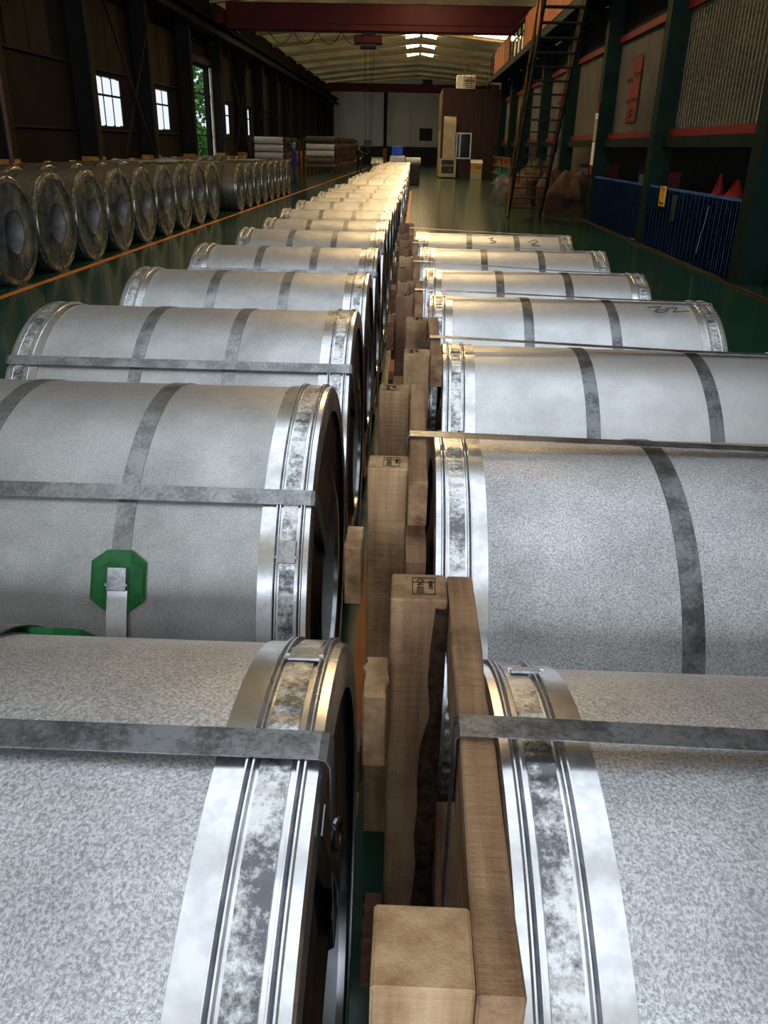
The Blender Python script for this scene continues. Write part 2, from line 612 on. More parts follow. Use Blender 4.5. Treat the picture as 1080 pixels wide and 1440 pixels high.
# wide translucent sheets over the bays at the camera's end
for yr in rib_y:
    if -7 < yr < 6:
        for k in range(6):
            xa, xb = -3.3 + 1.1 * k, -3.3 + 1.1 * (k + 1)
            m = MB()
            q = [(xa + 0.04, yr + 0.3), (xb - 0.04, yr + 0.3), (xb - 0.04, yr + 5.3), (xa + 0.04, yr + 5.3)]
            vs = [m.bm.verts.new((a, b, roof_z(a) + 0.06 + dz)) for dz in (0, 0.03) for a, b in q]
            for f in ((0, 1, 2, 3), (4, 5, 6, 7), (0, 1, 5, 4), (1, 2, 6, 5), (2, 3, 7, 6), (3, 0, 4, 7)):
                m.bm.faces.new([vs[k_] for k_ in f])
            m.build('rooflight_pane', 'rooflight_cool', ceil_root)
# strip rooflight across the right slope
m = MB()
q = [(2.9, 54.6), (6.0, 54.6), (6.0, 56.6), (2.9, 56.6)]
vs = [m.bm.verts.new((a, b, roof_z(a) + 0.10 + dz)) for dz in (0, 0.03) for a, b in q]
for f in ((0, 1, 2, 3), (4, 5, 6, 7), (0, 1, 5, 4), (1, 2, 6, 5), (2, 3, 7, 6), (3, 0, 4, 7)):
    m.bm.faces.new([vs[k] for k in f])
m.build('rooflight_pane', 'skylight_pane', ceil_root)

# left columns, runway beams
lc_y = [29.2 + BAY * k for k in range(-5, 13)]
for k, yc in enumerate(lc_y):
    t = thing('column', 'black steel column with amber foot on the dark left wall, %s from camera' % ORD[k], 'column',
              (XL + 0.28, yc, 0), 0, 'columns of the left wall')
    MB().box(-0.25, 0.25, -0.19, -0.17, 0, 6.0).box(-0.25, 0.25, 0.17, 0.19, 0, 6.0).box(-0.012, 0.012, -0.17, 0.17, 0, 6.0) \
        .box(0.23, 0.25, -0.17, 0.17, 0, 6.0).build('shaft', 'steel_black', t)
    MB().box(-0.262, 0.262, -0.2, 0.2, 0.0, 1.25).build('amber_foot', 'paint_amber', t)
    if k < 9:
        MB().tube([(0.30, -0.30, 0.0), (0.30, -0.30, 6.0)], 0.05, 10).build('pipe', 'steel_pipe' if k < 4 else 'wall_panel_dark', t, 40)
struct(MB().box(XL + 0.35, XL + 1.0, Y0, Y1, 5.62, 5.66).box(XL + 0.62, XL + 0.66, Y0, Y1, 5.66, 6.06).box(XL + 0.4, XL + 0.95, Y0, Y1, 6.06, 6.1)
       .box(XL + 0.62, XL + 0.68, Y0, Y1, 6.1, 6.16).build('trim_5', 'steel_black'))
struct(MB().box(XR - 1.0, XR - 0.35, Y0, Y1, 5.62, 5.66).box(XR - 0.70, XR - 0.66, Y0, Y1, 5.66, 6.06).box(XR - 0.95, XR - 0.4, Y0, Y1, 6.06, 6.1)
       .box(XR - 0.70, XR - 0.64, Y0, Y1, 6.1, 6.16).build('trim_6', 'steel_black'))
for k, (ya, yb) in enumerate(((23.9, 29.2), (39.8, 45.1), (55.7, 61.0))):
    t = thing('cross_brace', 'crossed dark bracing rods between left wall columns, %s pair from camera' % ORD[k], 'brace',
              (XL + 0.62, ya, 0), 0, 'bracing of the left wall')
    MB().bar((0.1, 0.25, 0.02), (0.1, yb - ya - 0.25, 5.4), 0.06).build('rod', 'steel_black', t)
    MB().bar((0.18, 0.25, 5.4), (0.18, yb - ya - 0.25, 0.02), 0.06).build('rod', 'steel_black', t)
# end wall columns
for k, x in enumerate((-3.25, 3.2)):
    t = thing('column', ('black end wall column with amber foot left of the white machine', 'black end wall column behind the brown cabin')[k],
              'column', (x, Y1 - 0.3, 0))
    MB().box(-0.17, 0.17, -0.2, 0.2, 0, 7.4).build('shaft', 'steel_black', t)
    MB().box(-0.19, 0.19, -0.22, 0.22, 0, 1.5).build('amber_foot', 'paint_amber', t)


def crane(y0, z0, z1, label, hoist_x=None):
    t = thing('bridge_crane', label, 'crane', (0, y0, 0))
    xa, xb = XL + 0.75, XR - 0.75
    MB().box(xa, xb, -0.25, 0.25, z0, z1).bevel(0.03).build('girder', 'crane_red', t)
    MB().box(xa, xb, 0.95, 1.4, z0 + 0.1, z1 - 0.15).build('girder', 'crane_red', t)
    for x in (XL + 0.65, XR - 0.67):
        MB().box(x - 0.18, x + 0.18, -1.3, 2.4, 6.26, 6.62).build('end_carriage', 'crane_red', t)
        for dy in (-0.9, 2.0):
            MB().revolve([(x - 0.05, 0.01), (x - 0.05, 0.1), (x + 0.05, 0.1), (x + 0.05, 0.01)], 16, 6.26).build('wheel', 'steel_black', t, 40).location.y = dy
    MB().bar((xa, -0.3, z0 + 0.28), (xb, -0.3, z0 + 0.28), 0.03).build('edge_rail', 'crane_red', t)
    if hoist_x is not None:
        h = MB().box(hoist_x - 0.62, hoist_x + 0.62, -0.2, 0.45, z0 - 0.46, z0 - 0.12).bevel(0.05).build('hoist', 'crane_red', t)
        MB().box(hoist_x - 0.3, hoist_x + 0.3, -0.05, 0.3, z0 - 0.14, z0 + 0.01).build('trolley', 'machine_dark', h)
        MB().revolve([(hoist_x - 0.35, 0.01), (hoist_x - 0.35, 0.16), (hoist_x + 0.35, 0.16), (hoist_x + 0.35, 0.01)], 20, z0 - 0.5).build('drum', 'machine_dark', h, 40)
        for dx in (-0.13, 0.13, 0.26):
            MB().tube([(hoist_x + dx, 0, z0 - 0.6), (hoist_x + dx * 0.7, 0, 1.9)], 0.012, 6).build('cable', 'steel_black', t)
        MB().box(hoist_x - 0.15, hoist_x + 0.22, -0.1, 0.1, 1.62, 1.92).tube(
            [(hoist_x, 0, 1.62), (hoist_x, 0, 1.5), (hoist_x + 0.1, 0, 1.4), (hoist_x, 0, 1.3), (hoist_x - 0.1, 0, 1.36)], 0.035, 8).build('hook_block', 'machine_dark', t)
        for k in range(4):
            x0 = hoist_x - 4.3 + k * 1.05
            MB().tube([(x0 + 1.05 * s / 10, -0.32, z0 - 0.02 - 0.5 * (1 - (s / 5 - 1) ** 2)) for s in range(11)], 0.018, 6).build('festoon_cable', 'dark_rubber', t)
    else:
        MB().box(0.5, 1.4, -0.2, 0.5, z1, z1 + 0.4).build('hoist', 'machine_dark', t)
    return t


crane(40.5, 6.17, 7.2, 'dark red overhead bridge crane with hoist, spanning the hall nearest camera', -2.2)
crane(85.0, 6.3, 7.0, 'dark red overhead bridge crane far down the hall before the end wall')

# ------------------------------------------------------------------ right side: columns, panels, fence, walkway
CX = 4.5
rc_y = [11.65 + BAY * k for k in range(-2, 9)]
for k, yc in enumerate(rc_y):
    t = thing('column', 'dark green steel column of the right side structure, %s from camera' % ORD[k], 'column', (CX, yc, 0), 0,
              'green columns on the right')
    MB().box(0, 0.02, 0, 0.34, 0, 5.0).box(0.36, 0.38, 0, 0.34, 0, 5.0).box(0.02, 0.36, 0.0, 0.015, 0, 5.0).box(0.02, 0.36, 0.325, 0.34, 0, 5.0) \
        .build('shaft', 'steel_green', t)
    MB().box(-0.08, 0.46, -0.08, 0.42, 0, 0.02).build('base_plate', 'steel_green', t)

inner = struct(thing('wall_side', None, None))


def corr(ya, yb, pitch, depth, x):
    pr = []
    n = max(1, int(round((yb - ya) / pitch)))
    p = (yb - ya) / n
    for i in range(n):
        u = ya + i * p
        pr += [(u, x), (u + p * 0.35, x), (u + p * 0.5, x - depth), (u + p * 0.85, x - depth)]
    pr.append((yb, x))
    return pr


for k, yc in enumerate(rc_y[:-1]):
    ya, yb = yc + 0.34, yc + BAY
    for j in range(4):
        a, b = ya + (yb - ya) * j / 4, ya + (yb - ya) * (j + 1) / 4
        MB().sheet(corr(a, b - 0.006, 0.155, 0.0035, 4.86), 2.04, 4.0).build('wall_panel', 'sheet_white', inner)
    MB().box(4.78, 4.88, ya, yb, 1.92, 2.05).build('red_trim', 'trim_red', inner)
    MB().box(4.78, 4.88, ya, yb, 3.98, 4.12).build('red_trim', 'trim_red', inner)
    MB().box(4.66, 4.88, ya, yb, 1.74, 1.92).build('beam', 'steel_green', inner)
    MB().box(4.84, 4.9, ya, yb, 4.12, 5.0).build('upper_board', 'steel_black', inner)
# roof of the side structure
MB().box(4.9, XR, Y0, 50.0, 4.1, 4.2).build('deck', 'wall_dark', inner)

# blue corrugated fence (bays A-B and B-C)
ft = thing('fence', 'low blue corrugated metal fence between the green columns on the right', 'fence', (CX, 0, 0))
for a, b in ((11.99, 16.95), (17.29, 22.25)):
    n = 6
    for j in range(n):
        u, v = a + (b - a) * j / n, a + (b - a) * (j + 1) / n
        MB().sheet(corr(u, v - 0.006, 0.23, 0.0038, 0.06), 0.02, 1.075).build('panel', 'sheet_blue', ft)
    MB().box(0.055, 0.085, a, b, 1.04, 1.08).build('rail', 'sheet_blue', ft)
    MB().box(0.09, 0.12, a, b, 0.3, 0.36).build('rail', 'sheet_blue', ft)
MB().tube([(0.01, 13.3, 0.92), (0.008, 13.38, 0.62), (0.008, 13.45, 0.5), (0.008, 13.52, 0.2)], 0.006, 6).build('scratch', 'alu_frame', ft)
MB().box(0.0, 0.03, 15.0, 15.16, 0.72, 0.98).box(0.0, 0.03, 15.02, 15.14, 0.56, 0.72).build('latch', 'machine_dark', ft)


def text_mesh(body, size, extr=0.0006, spacing=1.0):
    cu = bpy.data.curves.new('text', 'FONT')
    cu.body = body
    cu.size = size
    cu.extrude = extr
    cu.align_x = 'CENTER'
    cu.align_y = 'CENTER'
    cu.space_line = spacing
    cu.resolution_u = 2
    o = bpy.data.objects.new('text', cu)
    col.objects.link(o)
    dg = bpy.context.evaluated_depsgraph_get()
    dg.update()
    me = bpy.data.meshes.new_from_object(o.evaluated_get(dg))
    bpy.data.objects.remove(o)
    return me


def facing_left(me):
    """turn a text mesh so that it reads from the aisle on its -x side"""
    me.transform(Matrix(((0, 0, -1, 0), (-1, 0, 0, 0), (0, 1, 0, 0), (0, 0, 0, 1))))
    return me


def text_part(body, size, loc, parent, mat, name='lettering', turn=facing_left, **kw):
    me = text_mesh(body, size, **kw)
    me.materials.clear()
    me.materials.append(MATS[mat])
    if turn:
        turn(me)
    o = put(name, me, parent)
    o.location = loc
    return o


s = thing('notice', 'yellow notice plate hung on the blue fence', 'sign', (CX + 0.0, 15.85, 0.76))
MB().box(0.0, 0.02, -0.17, 0.17, 0.0, 0.335).build('plate', 'sign_yellow', s)
MB().box(-0.003, 0.0, -0.12, 0.10, 0.29, 0.30).box(-0.003, 0.0, -0.12, 0.02, 0.255, 0.263).box(-0.003, 0.0, 0.06, 0.12, 0.045, 0.075) \
    .box(-0.003, 0.0, -0.02, 0.04, 0.035, 0.06).box(-0.003, 0.0, -0.12, -0.04, 0.035, 0.07).build('print_lines', 'stamp_ink', s)

# banners with vertical characters on the white panels
for k, (yb, z0, z1) in enumerate(((20.4, 2.26, 3.56), (30.2, 2.3, 3.5))):
    s = thing('banner', ('red vertical banner on the white wall panel above the blue fence',
                         'red vertical banner on the white wall panel seen through the stair')[k], 'banner', (4.815, yb, z0))
    MB().box(0, 0.008, -0.46, 0.46, 0, z1 - z0).build('cloth', 'banner_red', s)
    h = z1 - z0
    for za, zb, ya, yb2 in ((0.69, 0.76, -0.42, 0.1), (0.62, 0.69, 0.2, 0.62), (0.31, 0.37, -0.36, 0.06), (0.29, 0.36, 0.2, 0.5)):
        MB().box(-0.01, 0, ya, yb2, za * h, zb * h).build('print_mark', 'hair_dark', s)
    for q in (0.10, 0.18):
        MB().tube([(-0.006, -0.34 + 0.68 * i / 8, q * h + 0.03 * math.sin(i * 0.8)) for i in range(9)], 0.012, 6).build('print_mark', 'hair_dark', s)

# strip of notices on column C
s = thing('notice_strip', 'tall narrow strip of pale notices fixed on green column beside brown tarp', 'sign', (CX - 0.03, 22.32, 1.1))
for k, (za, zb, mt) in enumerate(((0.0, 0.2, 'trim_red'), (0.22, 0.75, 'sheet_white'), (0.77, 1.25, 'duct_cream'), (1.27, 1.4, 'sheet_white'), (1.42, 1.6, 'banner_red'))):
    MB().box(0, 0.02, 0.0, 0.26, za, zb).build('notice', mt, s)
MB().box(0.02, 0.028, 0.02, 0.24, 0.0, 1.6).build('backing', 'steel_green', s)

# machines and cabinets glimpsed behind the fence
t = thing('machine', 'dark machine bed behind the blue fence under the red trim', 'machine', (6.2, 14.0, 0))
MB().box(0.0, 1.2, -2.2, 2.4, 0, 1.0).bevel(0.04).build('bed', 'machine_dark', t)
MB().box(0.1, 1.0, -1.6, 0.4, 1.0, 1.3).bevel(0.05).build('carriage', 'machine_dark', t)
MB().tube([(0.3, 0.8, 1.0), (0.3, 0.8, 1.5), (0.6, 1.2, 1.5)], 0.05, 10).build('pipe', 'alu_frame', t, 40)
for k, (x, yy, h) in enumerate(((5.25, 15.15, 0.33), (5.27, 14.4, 0.27))):
    if k == 0:
        pl = thing('pallet_stack', 'dark stand behind the blue fence carrying two red cones', 'stand', (5.27, 14.75, 0))
        MB().box(-0.22, 0.22, -0.75, 0.75, 0.94, 1.0).build('top', 'machine_dark', pl)
        for sx in (-0.18, 0.18):
            for sy in (-0.65, 0.65):
                MB().box(sx - 0.03, sx + 0.03, sy - 0.03, sy + 0.03, 0, 0.94).build('leg', 'machine_dark', pl)
    t = thing('traffic_cone', ('tall red cone standing behind the blue fence, left of the wide cone', 'wide red cone standing behind the blue fence beside the green column')[k],
              'cone', (x, yy, 1.0), 0, 'red cones')
    MB().lathe_z([(0.0, h), (0.025, h), (0.10 + 0.05 * k, 0.03), (0.10 + 0.05 * k, 0.0)], 16).build('body', 'cone_red', t, 40)
    MB().box(-0.12 - 0.03 * k, 0.12 + 0.03 * k, -0.12, 0.12, 0, 0.02).build('base', 'cone_red', t)
for k, (x, yy, w, h) in enumerate(((5.3, 18.6, 2.2, 1.28), (5.3, 24.3, 1.6, 1.3), (5.6, 28.3, 1.6, 1.25))):
    t = thing('cabinet', ('white cabinet with red edges behind the far blue fence panel', 'white cabinet with red top behind the brown tarp pile',
                          'pale cabinet with red top farther behind the stair')[k], 'cabinet', (x, yy, 0))
    MB().box(0, 0.28, 0, w, 0, h - 0.1).build('body', 'sheet_white', t)
    MB().box(-0.03, 0.31, -0.03, w + 0.03, h - 0.1, h).build('top', 'trim_red', t)
    MB().box(-0.02, 0.30, -0.02, 0.1, 0, h - 0.1).build('edge', 'trim_red', t)

# walkway with orange boards
# -- 
wk = thing('walkway', 'high steel walkway with orange board railing along the right side', 'walkway', (0, 0, 0))
WX, WZ = 3.9, 5.08
MB().box(WX, 4.84, 6.0, 51.0, WZ - 0.02, WZ + 0.02).build('deck', 'steel_green', wk)
MB().box(WX, WX + 0.08, 6.0, 51.0, WZ - 0.2, WZ - 0.02).build('edge_beam', 'steel_green', wk)
for k, yc in enumerate(rc_y):
    for dy in (0.1, 2.7):
        if yc + dy < 50:
            MB().box(WX + 0.08, 4.84, yc + dy, yc + dy + 0.12, WZ - 0.2, WZ - 0.02).build('bracket', 'steel_green', wk)
yy = 10.0
while yy < 50.5:
    MB().box(WX, WX + 0.04, yy, yy + 0.04, WZ, WZ + 1.05).build('rail_post', 'steel_black', wk)
    yy += 1.35
for z in (0.6, 1.02):
    MB().box(WX, WX + 0.04, 10, 50.5, WZ + z, WZ + z + 0.04).build('handrail', 'steel_black', wk)
yy = 10.0
k = 0
while yy < 46.5:
    w = 0.66
    if not (34.6 < yy + w / 2 < 39.4):
        MB().box(WX - 0.02 + 0.006 * (k % 2), WX + 0.0 + 0.006 * (k % 2), yy + 0.01, yy + w - 0.01, WZ + 0.04, WZ + 0.98 + 0.03 * (k % 3)).build('board', 'sheet_orange', wk)
    elif k % 2:
        MB().box(WX + 0.1, WX + 0.12, yy, yy + w * 0.8, WZ + 0.08, WZ + 0.95).build('board', 'film_white', wk)
    yy += w
    k += 1

# stair
st = thing('stair', 'steep dark steel stair rising from the floor to the walkway', 'stair', (0, 0, 0))
SA, SB = (22.95, 0.0), (18.75, 5.08)
for x in (2.53, 3.37):
    MB().bar((x, SA[0], SA[1]), (x, SB[0], SB[1]), 0.05, 0.2).build('stringer', 'steel_black', st)
n = 20
for i in range(1, n):
    f = i / n
    yc, z = SA[0] + (SB[0] - SA[0]) * f, SA[1] + (SB[1] - SA[1]) * f
    MB().box(2.55, 3.35, yc - 0.12, yc + 0.12, z - 0.015, z + 0.015).build('tread', 'steel_black', st)
for x in (2.5, 3.42):
    a = Vector((x, SA[0] - 0.1, 0.95))
    b = Vector((x, SB[0], SB[1] + 0.95))
    MB().tube([(x, SA[0] - 0.2, 0.05), a, b], 0.024, 8).build('handrail', 'rail_yellow', st, 40)
    for i in range(1, 6):
        f = i / 6
        yc, z = SA[0] + (SB[0] - SA[0]) * f, SA[1] + (SB[1] - SA[1]) * f
        MB().tube([(x, yc, z - 0.1), (x, yc - 0.02, z + 0.95)], 0.018, 6).build('baluster', 'steel_black', st)


# tarpaulin heaps
def heap(name, label, loc, sx, sy, h, mat, seed):
    m = MB()
    n, q = 40, 16
    rows = []
    for j in range(q + 1):
        v = j / q
        r = math.sin(v * PI / 2) ** 0.6
        row = []
        for i in range(n):
            a = 2 * PI * i / n
            p = Vector((math.cos(a) * r * 2, math.sin(a) * r * 2, v * 2 + seed))
            w = 1 + 0.22 * noise.noise(p) + 0.07 * noise.noise(p * 3.7) + 0.035 * math.sin(a * 13 + seed) * v
            z = h * (1 - v ** 2.6) * (1 + 0.3 * noise.noise(p * 1.3 + Vector((7, 1, 2)))) + 0.03 * noise.noise(p * 5) * (1 - v)
            row.append(m.bm.verts.new((sx * r * w * math.cos(a), sy * r * w * math.sin(a), max(0.003, z) if j < q else 0.0)))
        rows.append(row)
    for A, B in zip(rows[1:], rows[2:]):
        for i in range(n):
            m.bm.faces.new((A[i], A[(i + 1) % n], B[(i + 1) % n], B[i]))
    c = m.bm.verts.new((0, 0, sum(x.co.z for x in rows[1]) / n))
    for i in range(n):
        m.bm.faces.new((c, rows[1][i], rows[1][(i + 1) % n]))
    o = m.build(name, mat, None, 50)
    o.location = loc
    return tag(o, label, 'tarp')


heap('tarp_heap', 'large brown tarpaulin heap against the blue fence behind the stair', (4.28, 24.6, 0), 0.82, 1.35, 1.0, 'tarp_brown', 1.3)
heap('tarp_heap', 'pale tan tarpaulin bundle behind the lower stair treads', (3.42, 27.4, 0), 0.52, 0.8, 0.86, 'tarp_tan', 4.1)
heap('tarp_heap', 'olive covered heap behind the tan bundle under the walkway', (4.25, 30.6, 0), 0.55, 0.9, 1.25, 'tarp_olive', 8.2)
heap('tarp_heap', 'grey cloth covered bundle left of the tan tarpaulin', (3.0, 29.6, 0), 0.36, 0.6, 0.75, 'cloth_grey', 2.2)

# green and yellow guard rail near the cabin
g = thing('guard_rail', 'teal guard rail with yellow top bars beside the brown cabin', 'guard rail', (0, 0, 0))
for ya, yb in ((36.5, 40.0), (40.0, 43.5)):
    for z in (0.1, 0.6, 0.95):
        MB().bar((3.95, ya, z), (3.85, yb, z), 0.05).build('rail', 'rail_teal' if z < 0.9 else 'rail_yellow', g)
    MB().bar((3.95, ya, 1.3), (3.85, yb, 1.3), 0.05).build('rail', 'rail_yellow', g)
    for i in range(10):
        y = ya + (yb - ya) * i / 9
        MB().bar((3.94, y, 0.0), (3.94, y, 0.95 if i % 3 else 1.3), 0.035).build('bar', 'rail_teal' if i % 3 else 'rail_yellow', g)
MB().box(3.98, 4.02, 37, 43, 0.95, 1.25).build('board', 'sheet_orange', g)

# cabin
b = thing('cabin', 'dark brown clad control cabin with window at the far right', 'cabin', (0, 52.5, 0))
CX0, CX1, CZ = 1.5, 5.0, 4.78
for i in range(8):
    xa, xb = CX0 + (CX1 - CX0) * i / 8, CX0 + (CX1 - CX0) * (i + 1) / 8
    MB().box(xa + 0.005, xb - 0.005, 0, 0.05, 0, CZ).build('panel', 'booth_brown', b)
for i in range(6):
    MB().box(CX0 - 0.02, CX0 + 0.03, 0.06 + i * 1.1, 0.06 + (i + 1) * 1.1 - 0.01, 0, CZ).build('panel', 'booth_lit_tan', b)
MB().box(CX0 + 0.03, CX1, 0.06, 6.6, CZ - 0.06, CZ).build('roof', 'booth_brown', b)
MB().box(CX1 - 0.05, CX1, 0.06, 6.6, 0, CZ - 0.06).build('wall', 'booth_brown', b)
f = MB().box(2.4, 3.3, -0.04, 0.0, 2.41, 2.48).box(2.4, 3.3, -0.04, 0, 1.07, 1.14).box(2.4, 2.46, -0.04, 0, 1.14, 2.41).box(3.22, 3.3, -0.04, 0, 1.14, 2.41) \
    .box(2.6, 2.66, -0.04, 0, 1.14, 2.41).build('window_frame', 'alu_frame', b)
MB().box(2.46, 2.6, -0.02, 0, 1.14, 2.41).build('pane', 'glass_dark', f)
MB().box(2.66, 3.22, -0.02, 0, 1.14, 2.41).build('pane', 'glass_dark', f)
MB().box(CX0 - 0.1, CX0 - 0.02, 1.0, 2.6, 0.05, 2.6).build('door_panel', 'duct_cream', b)
dct = thing('duct', 'cream ventilation duct running up the front of the brown cabin', 'duct', (1.62, 52.42, 1.08))
m = MB()
for i in range(9):
    a = PI / 2 * i / 8
pts = [(0, 0), (0, 1.75)] + [(0.34 - 0.34 * math.cos(a), 1.75 + 0.34 * math.sin(a)) for a in (PI * k / 16 for k in range(1, 9))]
prof = [(-0.34, 0.0), (-0.34, 1.85)] + [(-0.34 + 0.34 * (1 - math.cos(PI * k / 12)), 1.85 + 0.4 * math.sin(PI * k / 12)) for k in range(1, 7)] + [(0.03, 2.25), (0.03, 0.0)]
A = [m.bm.verts.new((0.0, y_, z_)) for y_, z_ in prof]
B = [m.bm.verts.new((0.72, y_, z_)) for y_, z_ in prof]
for i in range(len(prof)):
    j = (i + 1) % len(prof)
    m.bm.faces.new((A[i], A[j], B[j], B[i]))
m.bm.faces.new(A)
m.bm.faces.new(B[::-1])
m.build('casing', 'duct_cream', dct, 30)
for z in (0.02, 0.9, 1.78):
    MB().box(-0.015, 0.735, -0.355, 0.04, z, z + 0.04).build('flange', 'duct_cream', dct)
ac = thing('air_cooler', 'cream air cooler with louvred front below the duct', 'air cooler', (1.42, 51.9, 0))
MB().box(0, 1.02, 0, 0.56, 0.06, 1.06).bevel(0.02).build('casing', 'duct_cream', ac)
for z0, z1 in ((0.74, 1.0), (0.28, 0.68)):
    g2 = MB().box(0.16, 0.88, -0.02, 0.0, z0, z1).build('grille', 'machine_dark', ac)
    for i in range(4):
        zz = z0 + (z1 - z0) * (i + 0.5) / 4
        MB().box(0.18, 0.86, -0.035, -0.02, zz - 0.012, zz + 0.012).build('louvre', 'roll_olive', g2)
for x in (0.08, 0.94):
    MB().box(x - 0.04, x + 0.04, 0.1, 0.46, 0, 0.06).build('foot', 'machine_dark', ac)
MB().lathe_z([(0.0, 0.02), (0.06, 0.02), (0.06, 0.0)], 12).build('lamp', 'sheet_white', ac).location = (0.66, -0.04, 0.42)
bn = thing('desk_box', 'cream lectern box with slanted lid and yellow sign in front of the cabin', 'box', (3.28, 51.0, 0))
m = MB()
for xs_ in (0.0, 0.66):
    pass
pr = [(0, 0), (0.45, 0), (0.45, 1.02), (0, 0.86)]
A = [m.bm.verts.new((0, y_, z_)) for y_, z_ in pr]
B = [m.bm.verts.new((0.62, y_, z_)) for y_, z_ in pr]
for i in range(4):
    j = (i + 1) % 4
    m.bm.faces.new((A[i], A[j], B[j], B[i]))
m.bm.faces.new(A)
m.bm.faces.new(B[::-1])
m.build('body', 'duct_cream', bn)
MB().box(-0.04, 0.66, -0.06, 0.5, 0, 0.03, Matrix.Translation((0, 0, 0.865)) @ Matrix.Rotation(R_(19), 4, 'X')).build('lid', 'sheet_white', bn)
sg = MB().box(0.12, 0.6, -0.012, 0.0, 0.46, 0.80).build('sign', 'sign_yellow', bn)
for x0, x1, z0, z1 in ((0.17, 0.30, 0.60, 0.63), (0.22, 0.25, 0.53, 0.73), (0.17, 0.30, 0.70, 0.73), (0.35, 0.40, 0.53, 0.73), (0.44, 0.56, 0.70, 0.73), (0.44, 0.47, 0.53, 0.70), (0.53, 0.56, 0.53, 0.70), (0.44, 0.56, 0.60, 0.63)):
    MB().box(x0, x1, -0.018, -0.012, z0, z1).build('print_mark', 'stamp_ink', sg)
ru = thing('rooftop_unit', 'white slatted unit on the cabin roof behind walkway railing', 'air conditioner', (2.3, 53.4, CZ))
MB().box(0, 1.1, 0, 0.8, 0, 0.75).bevel(0.03).build('casing', 'sheet_white', ru)
for i in range(6):
    MB().box(0.5, 1.05, -0.02, 0, 0.1 + i * 0.1, 0.14 + i * 0.1).build('slat', 'roll_olive', ru)
rl = thing('roof_rail', 'thin yellow guard rails at the end of the walkway above the cabin', 'railing', (0, 0, CZ + 0.3))
for z in (0.0, 0.45, 0.9):
    MB().bar((2.6, 51.0, z), (3.9, 51.0, z), 0.04).build('rail', 'rail_yellow', rl)
for x in (2.6, 3.0, 3.4, 3.9):
    MB().bar((x, 51.0, -0.3), (x, 51.0, 0.9), 0.04).build('post', 'rail_yellow', rl)


# ------------------------------------------------------------------ coils
def coil_meshes(R, L, hoops, N=128, wrap='zinc_wrap', rb=None, crinkle=0.0007, ring='zinc_ring', end='zinc_end', hoop='strap_steel'):
    """meshes of one coil, axis along x at height R, from -L/2 to L/2"""
    rb = rb or R * 0.45
    d = {}
    h = L / 2
    d['wrap'] = MB().revolve([(-h + 0.006, R - 0.03), (-h + 0.006, R), (h - 0.006, R), (h - 0.006, R - 0.03)], N, R).mesh('wrap', wrap, 30)
    for sgn, key in ((1, 'ring_p'), (-1, 'ring_n')):
        pr = [(0, R - 0.06), (0, R - 0.003), (0.003, R + 0.003), (0.014, R + 0.004), (0.0155, R + 0.011), (0.0175, R + 0.011), (0.0200, R + 0.001), (0.0225, R + 0.011), (0.0245, R + 0.011), (0.026, R + 0.003),
              (0.067, R + 0.003), (0.0685, R + 0.011), (0.0705, R + 0.011), (0.0730, R + 0.001), (0.0755, R + 0.011), (0.0775, R + 0.011), (0.079, R + 0.004),
              (0.110, R + 0.0035), (0.111, R + 0.0005)]
        d[key] = MB().revolve([(sgn * (h - x), r) for x, r in pr], N, R).mesh('edge_ring', ring, 25)
    for sgn, key in ((1, 'rstrap_p'), (-1, 'rstrap_n')):
        x0, x1 = sgn * (h - 0.031), sgn * (h - 0.063)
        d[key] = MB().revolve([(x0, R + 0.0035), (x0, R + 0.0062), (x1, R + 0.0062), (x1, R + 0.0035)], N * 6 if N > 100 else N, R, crinkle if N > 100 else 0, 101, closed=True).mesh('strap', 'strap_ring', 35)
    d['hoops'] = []
    for x, w in hoops:
        d['hoops'].append(MB().revolve([(x - w / 2, R + 0.0005), (x - w / 2, R + 0.0028), (x + w / 2, R + 0.0028), (x + w / 2, R + 0.0005)], N, R, closed=True).mesh('strap', hoop, 30))
    for sgn, key in ((1, 'end_p'), (-1, 'end_n')):
        pr = [(h - 0.004, R - 0.05), (h - 0.010, R - 0.055), (h - 0.012, (R + rb) / 2 + 0.05), (h - 0.008, rb + 0.05), (h + 0.002, rb + 0.03), (h + 0.002, rb), (h - 0.03, rb - 0.004)]
        d[key] = MB().revolve([(sgn * x, r) for x, r in pr], N, R).mesh('end_cover', end, 30)
    d['bore'] = MB().revolve([(-h + 0.01, rb), (-h + 0.01, rb - 0.006), (h - 0.01, rb - 0.006), (h - 0.01, rb)], max(48, N // 2), R, closed=True).mesh('bore', 'zinc_bore', 30)
    return d


def eye_path(R, L, rb, phi, reach=0.0, top_raise=0.0):
    """closed band path through the bore and over the outside at angle phi (90 = top, 180 = camera side)"""
    h = L / 2 + 0.008
    ro, ri = R + 0.012, rb - 0.012
    e = Vector((0, math.cos(R_(phi)), math.sin(R_(phi))))
    P = lambda x, r: Vector((x, 0, R)) + e * r
    return [P(-h + 0.012, ro), P(h - 0.012, ro), P(h - 0.004, ro - 0.003), P(h, ro - 0.012), P(h, (ro + ri) / 2), P(h, ri + 0.012), P(h - 0.012, ri),
            P(-h + 0.012, ri), P(-h, ri + 0.012), P(-h, (ro + ri) / 2), P(-h, ro - 0.012), P(-h + 0.004, ro - 0.003)], e


def eye_strap_mesh(R, L, rb, phi, w=0.036, mat='strap_mid'):
    path, e = eye_path(R, L, rb, phi)
    t = Vector((1, 0, 0)).cross(e)
    return MB().ribbon(path, t * (w / 2), 0.0016, True).mesh('strap', mat)


